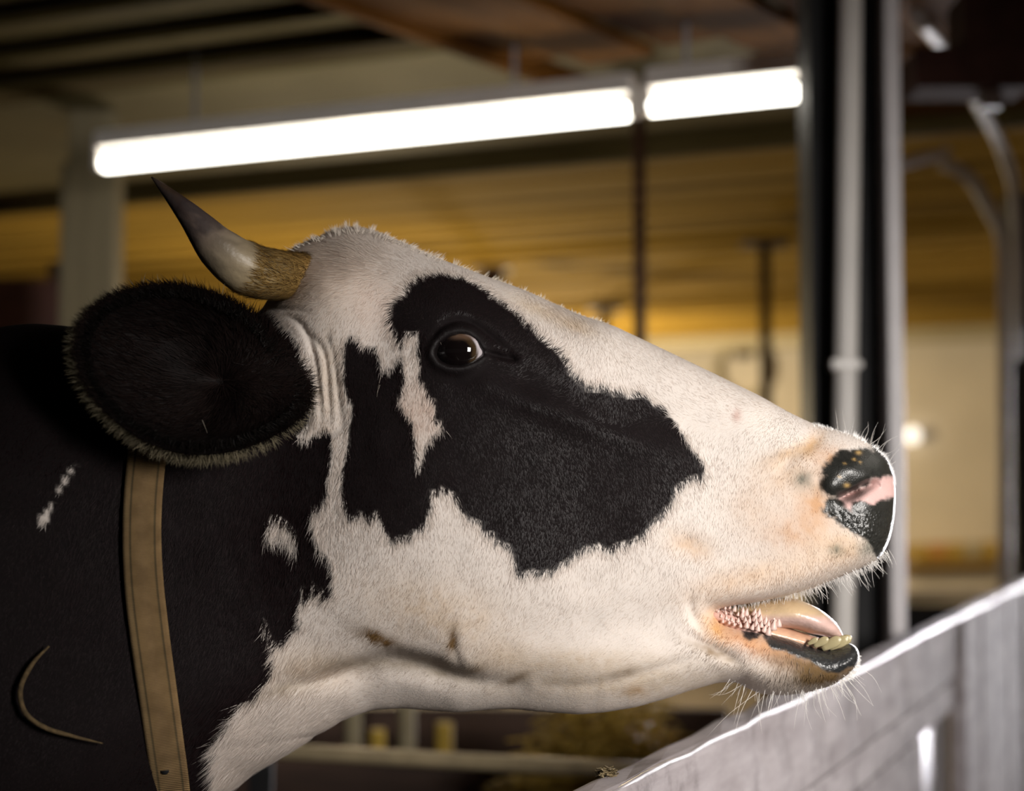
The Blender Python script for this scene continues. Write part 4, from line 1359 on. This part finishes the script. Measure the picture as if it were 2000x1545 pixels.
# ------------------------------------------------------------------ eyes
M_eye, nt, b = new_mat('eyeball')
at = node(nt, 'ShaderNodeAttribute', attribute_name='Col'); nt.links.new(at.outputs['Color'], b.inputs['Base Color'])
b.inputs['Roughness'].default_value = .03; b.inputs['Specular IOR Level'].default_value = .6; b.inputs['Coat Weight'].default_value = 1.0; b.inputs['Coat Roughness'].default_value = .02
for sgn in (-1, 1):
    hw = .1145
    c = PY(897, 686, D - hw + .016); c[1] = D + sgn * (hw - .0195)
    nu, nvv = 48, 32
    th = np.linspace(0, np.pi, nvv + 1)[1:-1]; ph = np.linspace(0, 2 * np.pi, nu, endpoint=False)
    rings = np.stack([np.stack([.0232 * np.sin(t) * np.cos(ph), np.full(nu, sgn * .0205 * np.cos(t)), .0205 * np.sin(t) * np.sin(ph)], -1) for t in th])
    V_, F_ = loft(rings)
    V_ = V_ + c
    ex, ey = flank_px(V_)
    rr = np.hypot((ex - 884) / 43, (ey - 690) / 37)
    cc = np.zeros((len(V_), 3)) + np.array([.006, .004, .004])
    brown = sstep(.86, .94, rr)[:, None]; wht = sstep(1.10, 1.20, rr)[:, None]
    cc = cc * (1 - brown) + np.array([.05, .03, .014]) * brown
    cc = cc * (1 - wht) + np.array([.62, .56, .58]) * wht
    up_ = (sstep(667, 657, ey) * sstep(868, 892, ex))[:, None]
    cc = cc * (1 - up_ * .8) + np.array([.15, .09, .06]) * up_ * .8
    mesh_obj('eye', V_, F_, M_eye, cow, True, cc, label='dark glossy eye with a white rim')

# ------------------------------------------------------------------ horns
M_horn = colmat('horn', rough=.38, spec=.45, bump=.3, bscale=160)


def horn(depths, px_r, jitter):
    line = [(620, 537), (565, 538), (510, 533), (472, 519), (426, 484), (378, 429), (340, 389), (296, 346)]
    rad = [44, 47, 51, 51, 42, 26, 15, 1.5]
    P = np.array([PY(x + jitter[0], y + jitter[1], d) for (x, y), d in zip(line, depths)])
    n = 46
    C = catmull(P, n); rr = np.interp(np.linspace(0, 7, n), range(8), rad) * px_r
    R_ = tube_path(C, rr, 28, squash=.9, up=(0, 1, 0))
    R_ += (np.sin(np.linspace(0, 60, n)) * .0004)[:, None, None] * (np.linspace(1, 0, n) ** 2)[:, None, None]
    V_, F_ = loft(R_)
    t = np.concatenate([np.repeat(np.linspace(0, 1, n), 28), [0, 1]])
    ang = np.concatenate([np.tile(np.linspace(0, 2 * np.pi, 28, endpoint=False), n), [0, 0]])
    stops = [0, .17, .24, .32, .42, .55, .66, .8, 1]
    cs = np.array([(.30, .17, .05), (.30, .18, .055), (.26, .17, .06), (.33, .24, .11), (.42, .33, .20), (.36, .29, .20), (.17, .125, .105), (.055, .038, .036), (.10, .06, .03)])
    c = np.stack([np.interp(t, stops, cs[:, k]) for k in range(3)], 1)
    nn = fbm(ang * 1.6, t * 9, 4, 3)
    c *= (0.35 + 1.3 * nn)[:, None]
    dk = sstep(.50, .62, nn + .25 * (t - .6))[:, None] * sstep(.42, .6, t)[:, None]
    c = c * (1 - .75 * dk) + np.array([.05, .04, .04]) * .75 * dk
    dk = np.exp(-((t - .33) / .05) ** 2 - ((ang - 4.1) / .55) ** 2)[:, None] * .9
    c = c * (1 - dk) + np.array([.03, .025, .02]) * dk
    return mesh_obj('horn', V_, F_, M_horn, cow, True, np.clip(c, .004, 1), label='curved pale horn with a dark tip'), C, rr


h1, HC, HR = horn([D - .025, D - .062, D - .095, D - .11, D - .12, D - .125, D - .125, D - .12], 1 / 2230, (0, 0))
horn([D + .025, D + .06, D + .085, D + .10, D + .105, D + .11, D + .11, D + .10], 1 / 2600, (10, 4))
# hair around the horn base
nb = 6500
tt = rng.random(nb) ** 1.4 * .37 + .02; aa = rng.random(nb) * 2 * np.pi
ii = (tt * (len(HC) - 1)).astype(int)
T = np.gradient(HC, axis=0); T /= np.linalg.norm(T, axis=1)[:, None]
s1 = np.cross(T, (0, 1, 0)); s1 /= np.linalg.norm(s1, axis=1)[:, None]; s2 = np.cross(s1, T)
nn = np.cos(aa)[:, None] * s1[ii] + .9 * np.sin(aa)[:, None] * s2[ii]
rp = HC[ii] + nn * HR[ii][:, None]
cc = np.where(rng.random((nb, 1)) < .35, np.array([[.16, .09, .03]]), np.array([[.42, .27, .09]])) * rng.uniform(.6, 1.2, (nb, 1))
V_, q_, t_, c_ = blades(rp, nn / np.linalg.norm(nn, axis=1)[:, None], T[ii] + rng.normal(0, .25, (nb, 3)), rng.uniform(.008, .016, nb), rng.uniform(.0003, .0006, nb), cc, lift=.2)
hair_mesh('base_hair', V_, q_, t_, c_, M_hair, h1)

# ------------------------------------------------------------------ ears
RIM = np.array([(560, 705), (535, 655), (500, 618), (450, 588), (400, 568), (345, 556), (290, 558), (240, 571), (198, 592), (168, 618), (152, 652), (148, 692), (158, 735), (182, 778), (218, 816), (262, 850), (312, 874),
                (362, 887), (420, 887), (480, 874), (530, 852), (570, 828), (597, 800), (603, 768), (590, 735)], float)
RD = np.interp(np.arange(25), [0, 3, 6, 10, 14, 18, 21, 23, 24], [.105, .135, .155, .185, .195, .175, .140, .108, .100])
M_ear = colmat('ear_skin', rough=.75, spec=.2, bump=.3, bscale=300)


def ear(sgn):
    cen = np.array([430, 745.0])
    n = 100
    closed = np.vstack([RIM, RIM[:3]]); cd_ = np.concatenate([RD, RD[:3]])
    ti = np.linspace(0, 25, n, endpoint=False)
    rim = np.stack([np.interp(ti, range(28), closed[:, 0]), np.interp(ti, range(28), closed[:, 1])], 1)
    rim = sum(np.roll(rim, k, 0) for k in (-2, -1, 0, 1, 2)) / 5
    rd = np.interp(ti, range(28), cd_)
    rd = sum(np.roll(rd, k) for k in (-2, -1, 0, 1, 2)) / 5
    fr = [.02, .15, .3, .45, .6, .72, .83, .91, .97, 1.0]
    rings = []
    for f in fr:
        xy = cen + (rim - cen) * f
        dp = .112 + (rd - .112) * f ** 2.2
        dp = dp + .006 * np.exp(-((xy[:, 0] - 470) / 28) ** 2 - ((xy[:, 1] - 770) / 40) ** 2) + .004 * np.sin(xy[:, 1] / 28.0) * (1 - f) * f * 4 * (xy[:, 0] < 420)
        rings.append(PY(xy[:, 0], xy[:, 1], D - dp))
    back = []
    for f in fr[::-1]:
        xy = cen + (rim - cen) * (f * 1.0 + .012)
        dp = .100 + (rd - .112) * f ** 2.2 + .002 * f
        back.append(PY(xy[:, 0], xy[:, 1], D - dp))
    Rg = np.array(rings + back)
    V_, F_ = loft(Rg)
    fvals = np.concatenate([np.repeat(fr + fr[::-1], n), [0, 0]])
    isback = np.concatenate([np.zeros(n * len(fr)), np.ones(n * len(fr)), [0, 1]])[:, None]
    inner = np.array([.009, .006, .0055]) * (1 - .4 * (fvals > .8)[:, None])
    c = inner * (1 - isback) + np.array([.05, .04, .03]) * isback
    if sgn > 0:
        V_[:, 1] = 2 * D - V_[:, 1]
        F_ = [f[::-1] for f in F_]
    e = mesh_obj('ear', V_, F_, M_ear, cow, True, c, label='large round black ear with a pale fringe')
    # fringe
    g = np.random.default_rng(12)
    nf = 9000 if sgn < 0 else 1500
    k = g.integers(0, n, nf); fz = g.random(nf)
    a3 = Rg[len(fr) - 1]; b3 = np.roll(a3, -1, 0)
    p = a3[k] + (b3[k] - a3[k]) * fz[:, None]
    cen3 = PY(cen[0], cen[1], D - .13)
    outd = p - cen3; outd[:, 1] *= .4; outd /= np.linalg.norm(outd, axis=1)[:, None]
    inw = g.random(nf) * .012
    p = p - outd * inw[:, None] + np.stack([np.zeros(nf), g.uniform(-.002, .006, nf), np.zeros(nf)], 1)
    kk = k / n * 25
    pale = np.interp(kk, [0, 2, 6, 8, 10, 15, 18, 20, 25], [.0, .0, .04, .35, 1, 1, .7, .2, .0])
    ispale = (g.random(nf) < pale * .85) & (inw < .008)
    cc = np.where(ispale[:, None], np.array([[.27, .23, .15]]), np.array([[.010, .008, .007]])) * g.uniform(.5, 1.2, (nf, 1))
    p = p + outd * np.where(ispale, inw + .001, 0)[:, None]
    p[:, 1] += np.where(ispale, .003, 0)
    ln = np.where(ispale, g.uniform(.007, .014, nf), g.uniform(.004, .010, nf))
    td = outd + g.normal(0, .35, (nf, 3))
    if sgn > 0:
        p[:, 1] = 2 * D - p[:, 1]
    nr = np.repeat(np.array([[0, -1.0 * -sgn * -1, 0]]), nf, 0) + g.normal(0, .3, (nf, 3))
    nr /= np.linalg.norm(nr, axis=1)[:, None]
    V2, q2, t2_, c2 = blades(p, nr, td, ln, g.uniform(.0003, .0007, nf), cc, lift=.25, g=g)
    hair_mesh('ear_fringe', V2, q2, t2_, c2, M_hair, e)
    # hair inside the ear
    ni = 14000 if sgn < 0 else 500
    k = g.integers(0, n, ni); j = g.integers(0, len(fr) - 1, ni)
    p = Rg[j, k] + (Rg[j + 1, k] - Rg[j, k]) * g.random((ni, 1))
    p = p + (Rg[j, (k + 1) % n] - Rg[j, k]) * g.random((ni, 1))
    td = Rg[j + 1, k] - Rg[j, k]; td /= np.linalg.norm(td, axis=1)[:, None]
    nr = np.cross(Rg[j, (k + 1) % n] - Rg[j, k], td); nr /= np.linalg.norm(nr, axis=1)[:, None] + 1e-12
    nr *= np.where(nr[:, 1] > 0, -1, 1)[:, None]
    td = td + np.array([-.5, 0, 0]) + g.normal(0, .3, (ni, 3))
    if sgn > 0:
        p[:, 1] = 2 * D - p[:, 1]; td[:, 1] *= -1; nr[:, 1] *= -1
    cc = np.array([[.014, .009, .008]]) * g.uniform(.4, 1.8, (ni, 1))
    V2, q2, t2_, c2 = blades(p, nr, td, g.uniform(.008, .02, ni), g.uniform(.0003, .0006, ni), cc, lift=.3, g=g)
    hair_mesh('ear_hair', V2, q2, t2_, c2, M_hair, e)


ear(-1); ear(1)

# ------------------------------------------------------------------ mouth
M_flesh = colmat('wet_flesh', rough=.3, spec=.5, bump=.25, bscale=260)


def px_loft(line, hh, hw, mat, name, cfun, m=28, n=30, tilt=None, **kw):
    line = np.array(line, float)
    C = catmull(line, n); h = np.interp(np.linspace(0, 1, n), np.linspace(0, 1, len(hh)), hh); w = np.interp(np.linspace(0, 1, n), np.linspace(0, 1, len(hw)), hw)
    T = np.gradient(C, axis=0); T /= np.linalg.norm(T, axis=1)[:, None]
    N = np.stack([T[:, 1], -T[:, 0]], 1)
    th = np.linspace(0, 2 * np.pi, m, endpoint=False)
    rings = []
    for k in range(n):
        q = C[k] + np.sin(th)[:, None] * h[k] * N[k]
        P = PY(q[:, 0], q[:, 1], D); P[:, 1] = D - np.cos(th) * w[k]
        rings.append(P)
    V_, F_ = loft(rings)
    x, y = flank_px(V_)
    return mesh_obj(name, V_, F_, mat, cow, True, cfun(x, y, V_), **kw)


def tongue_col(x, y, V):
    c = np.zeros((len(x), 3)) + np.array([.60, .41, .36])
    topw = sstep(1212, 1196, y)[:, None]
    c = c * (1 - topw) + np.array([.55, .40, .24]) * topw
    return c * (0.85 + .3 * fbm(x / 7, y / 7, 8, 3))[:, None]


px_loft([(1380, 1212), (1440, 1206), (1500, 1199), (1545, 1198), (1590, 1213), (1622, 1229), (1646, 1246)], [14, 24, 29, 30, 26, 17, 3], [.02, .03, .033, .034, .031, .022, .003], M_flesh, 'tongue', tongue_col, label='pinkish grey tongue')


def lining_col(x, y, V):
    c = np.zeros((len(x), 3)) + np.array([.66, .42, .36])
    d = sstep(1486, 1510, x)[:, None]
    c = c * (1 - d) + np.array([.62, .38, .25]) * d
    return c * (0.8 + .4 * fbm(x / 8, y / 8, 18, 3))[:, None]


px_loft([(1350, 1190), (1400, 1202), (1450, 1222), (1520, 1240), (1590, 1258), (1640, 1264)], [8, 22, 26, 20, 15, 6], [.030, .036, .034, .026, .022, .012], M_flesh, 'mouth_lining', lining_col, label='pink inner cheek and gum')
px_loft([(1350, 1176), (1420, 1166), (1520, 1142), (1620, 1102), (1690, 1070)], [4, 7, 10, 12, 8], [.025, .03, .03, .03, .02], M_flesh, 'palate', lining_col, label='pale roof of the mouth')
# papillae of the cheek
n_ = 8
tt = np.linspace(0, 1, 7)
prof = np.array([1, .95, .82, .62, .40, .18, .02])
pr = [np.array([[math.cos(a) * r, math.sin(a) * r, z] for a in np.linspace(0, 2 * np.pi, n_, endpoint=False)]) for r, z in zip(prof * .38, tt)]
Vp, Fp = loft(pr)
M_pap = plain('papilla_flesh', (.72, .52, .46), .35, var=.08, scale=900)
pap_me = None
g = np.random.default_rng(4)
row = []
for r_ in range(4):
    for k in range(11):
        x = 1402 + k * 11.4 + g.normal(0, 1.5) + r_ * 3
        yb = 1197 + (x - 1402) * .20 + (r_ - 1.5) * 9.5 + g.normal(0, 1.2)
        if yb < 1186 + (x - 1400) * .02 or x > 1528 - r_ * 6: continue
        size = np.interp(x, [1400, 1460, 1525], [5, 11, 19]) * g.uniform(.75, 1.2)
        row.append((x, yb, size, r_))
for (x, yb, size, r_) in row:
    if pap_me is None:
        o = mesh_obj('papilla', Vp, Fp, M_pap, cow); pap_me = o.data
    else:
        o = link(bpy.data.objects.new('papilla', pap_me), cow)
    p = PY(x, yb + size * .45, D - .031 - .002 * r_ + .003 * (x > 1490))
    d = Vector((g.normal(.15, .12), -.25, 1)).normalized()
    s = size * 1.25 / 2150
    o.matrix_basis = Matrix.Translation(p) @ d.to_track_quat('Z', 'Y').to_matrix().to_4x4() @ Matrix.Diagonal((s, s, s, 1))
# incisors
M_tooth = plain('tooth_enamel', (.40, .34, .19), .25, var=.3, scale=300)
prt = np.array([.55, .7, .85, 1.0, 1.02, .9, .3])
tr = [np.array([[math.cos(a) * r * .5, math.sin(a) * r * .24 * (1 - .5 * z), z] for a in np.linspace(0, 2 * np.pi, 12, endpoint=False)]) for r, z in zip(prt, tt)]
Vt, Ft = loft(tr)
t_me = None
for (x, y, L_, yo) in ((1578, 1258, 22, .027), (1590, 1262, 32, .027), (1606, 1267, 42, .025), (1620, 1266, 42, .018), (1630, 1262, 38, .006), (1630, 1262, 36, -.008), (1622, 1264, 36, -.02), (1606, 1265, 32, -.026)):
    if t_me is None:
        o = mesh_obj('tooth', Vt, Ft, M_tooth, cow); t_me = o.data
    else:
        o = link(bpy.data.objects.new('tooth', t_me), cow)
    p = PY(x, y, D - yo)
    d = Vector((.82, -.25 * np.sign(yo), .5)).normalized()
    s = L_ / 2150
    o.matrix_basis = Matrix.Translation(p) @ d.to_track_quat('Z', 'X').to_matrix().to_4x4() @ Matrix.Diagonal((s * .50, s * .6, s, 1))

# ------------------------------------------------------------------ collar
SP1 = catmull([(318, 690), (306, 780), (290, 870), (280, 960), (277, 1050), (281, 1140), (292, 1240), (306, 1340), (320, 1440), (334, 1545), (345, 1680), (352, 1760)], 60)
wpx = np.interp(np.arange(60), [0, 20, 30, 59], [38, 38, 39, 36])
Tn = np.gradient(SP1, axis=0); Tn /= np.linalg.norm(Tn, axis=1)[:, None]
Nn = np.stack([-Tn[:, 1], Tn[:, 0]], 1)


def hw_at(px, py):
    w = .1
    for _ in range(4):
        P = PY(px, py, D - w)
        i = int(np.clip(np.searchsorted(xs, P[0]), 1, len(xs) - 1)); k = int(np.clip(np.searchsorted(zs, P[2]), 1, len(zs) - 1))
        w = float(W[i, k] * math.sqrt(max(.0, 1 - A[i, k] ** 2)))
    return w


hwc = np.array([hw_at(*p) for p in SP1])
hwc = np.convolve(np.pad(hwc, 4, mode='edge'), np.ones(9) / 9, 'valid') + .013
hwc[:3] = np.minimum(hwc[:3], hwc[3])
across = np.linspace(-1, 1, 13)
outer, inner = [], []
for k in range(60):
    q = SP1[k] + Nn[k] * wpx[k] * across[:, None]
    outer.append(PY(q[:, 0], q[:, 1], D - hwc[k] - .0015 * (1 - across ** 4)))
    inner.append(PY(q[:, 0], q[:, 1], D - hwc[k] + .0025))
outer = np.array(outer); inner = np.array(inner)
ringn = np.concatenate([outer, inner[:, ::-1]], 1)       # (60, 26, 3)
# far half mirrored; joined over the top and under the throat
mir = ringn[::-1].copy(); mir[..., 1] = 2 * D - mir[..., 1]
def arc(a, b, up, n=14):
    out = []
    for t in np.linspace(0, 1, n + 2)[1:-1]:
        p = a * (1 - t) + b * t
        p = p.copy(); p[:, 2] += up * math.sin(math.pi * t)
        out.append(p)
    return np.array(out)
full = np.concatenate([ringn, arc(ringn[-1], mir[0], -.10), mir, arc(mir[-1], ringn[0], .030)])
n, m = full.shape[:2]
i = np.arange(n)[:, None]; j = np.arange(m)[None, :]
F_ = np.stack([i * m + j, i * m + (j + 1) % m, ((i + 1) % n) * m + (j + 1) % m, ((i + 1) % n) * m + j], -1).reshape(-1, 4)
ac = np.concatenate([across, across[::-1]])
ac = np.tile(ac, n); lng = np.repeat(np.arange(n), m).astype(float)
M_web, nt, b = new_mat('collar_webbing')
L = nt.links.new
aa_ = node(nt, 'ShaderNodeAttribute', attribute_name='across'); al = node(nt, 'ShaderNodeAttribute', attribute_name='along')
r = ramp(nt, [(0.0, (.30, .19, .08)), (0.13, (.34, .21, .09)), (0.17, (.10, .075, .035)), (0.22, (.33, .21, .09)), (0.5, (.36, .23, .105)), (0.76, (.33, .21, .09)), (0.80, (.10, .075, .035)), (0.85, (.36, .24, .11))])
L(aa_.outputs['Fac'], r.inputs[0])
nzn = node(nt, 'ShaderNodeTexNoise'); nzn.inputs['Scale'].default_value = 60; nzn.inputs['Detail'].default_value = 5
mxx = node(nt, 'ShaderNodeMix', data_type='RGBA', blend_type='MULTIPLY'); mxx.inputs['Factor'].default_value = .55
tc = node(nt, 'ShaderNodeTexCoord'); L(tc.outputs['Object'], nzn.inputs['Vector'])
rr_ = ramp(nt, [(.35, (.45, .42, .38)), (.65, (1, 1, 1))]); L(nzn.outputs['Fac'], rr_.inputs[0])
L(r.outputs[0], mxx.inputs[6]); L(rr_.outputs[0], mxx.inputs[7]); L(mxx.outputs[2], b.inputs['Base Color'])
b.inputs['Roughness'].default_value = .8
wvn = node(nt, 'ShaderNodeMath', operation='SINE'); mul = node(nt, 'ShaderNodeMath', operation='MULTIPLY'); mul.inputs[1].default_value = 38.0
L(al.outputs['Fac'], mul.inputs[0]); L(mul.outputs[0], wvn.inputs[0])
bpw = node(nt, 'ShaderNodeBump'); bpw.inputs['Strength'].default_value = .5; bpw.inputs['Distance'].default_value = .001
L(wvn.outputs[0], bpw.inputs['Height']); L(bpw.outputs[0], b.inputs['Normal'])
SP3 = PY(334, 1545, D - .2)
collar = empty('neck_collar', tuple(full[70].mean(0)), 'tan webbing collar with dark stitched edges around the black neck', 'collar')
mesh_obj('strap', full.reshape(-1, 3), F_.astype(np.int32), M_web, collar, True, attrs={'across': ac * .5 + .5, 'along': lng})
pe = PY(322, 1503, D - hwc[47] - .004)
bm = bmesh.new(); bmesh.ops.create_cone(bm, cap_ends=True, segments=18, radius1=.0045, radius2=.0038, depth=.003)
bm_obj('eyelet', bm, M_black, collar, Matrix.Translation(pe) @ Matrix.Rotation(math.pi / 2, 4, 'X'), True, label='dark worn eyelet hole')

M_rope = plain('rope_fibre', (.12, .08, .035), .9, var=.4, scale=200, bump=.5)
# thin rope hanging on the shoulder
cl_ = catmull([(96, 1262), (62, 1298), (40, 1345), (48, 1390), (85, 1420), (142, 1438), (200, 1452)], 30)
cp = np.array([PY(x, y, D - hw_at(x, y) - .010) for x, y in cl_])
tube_obj('hanging_rope', cp, list(np.interp(np.arange(30), [0, 6, 22, 29], [.0008, .0022, .002, .0006])), M_rope, None, 10, label='thin tan rope hanging on the dark shoulder of the cow', cat='rope')
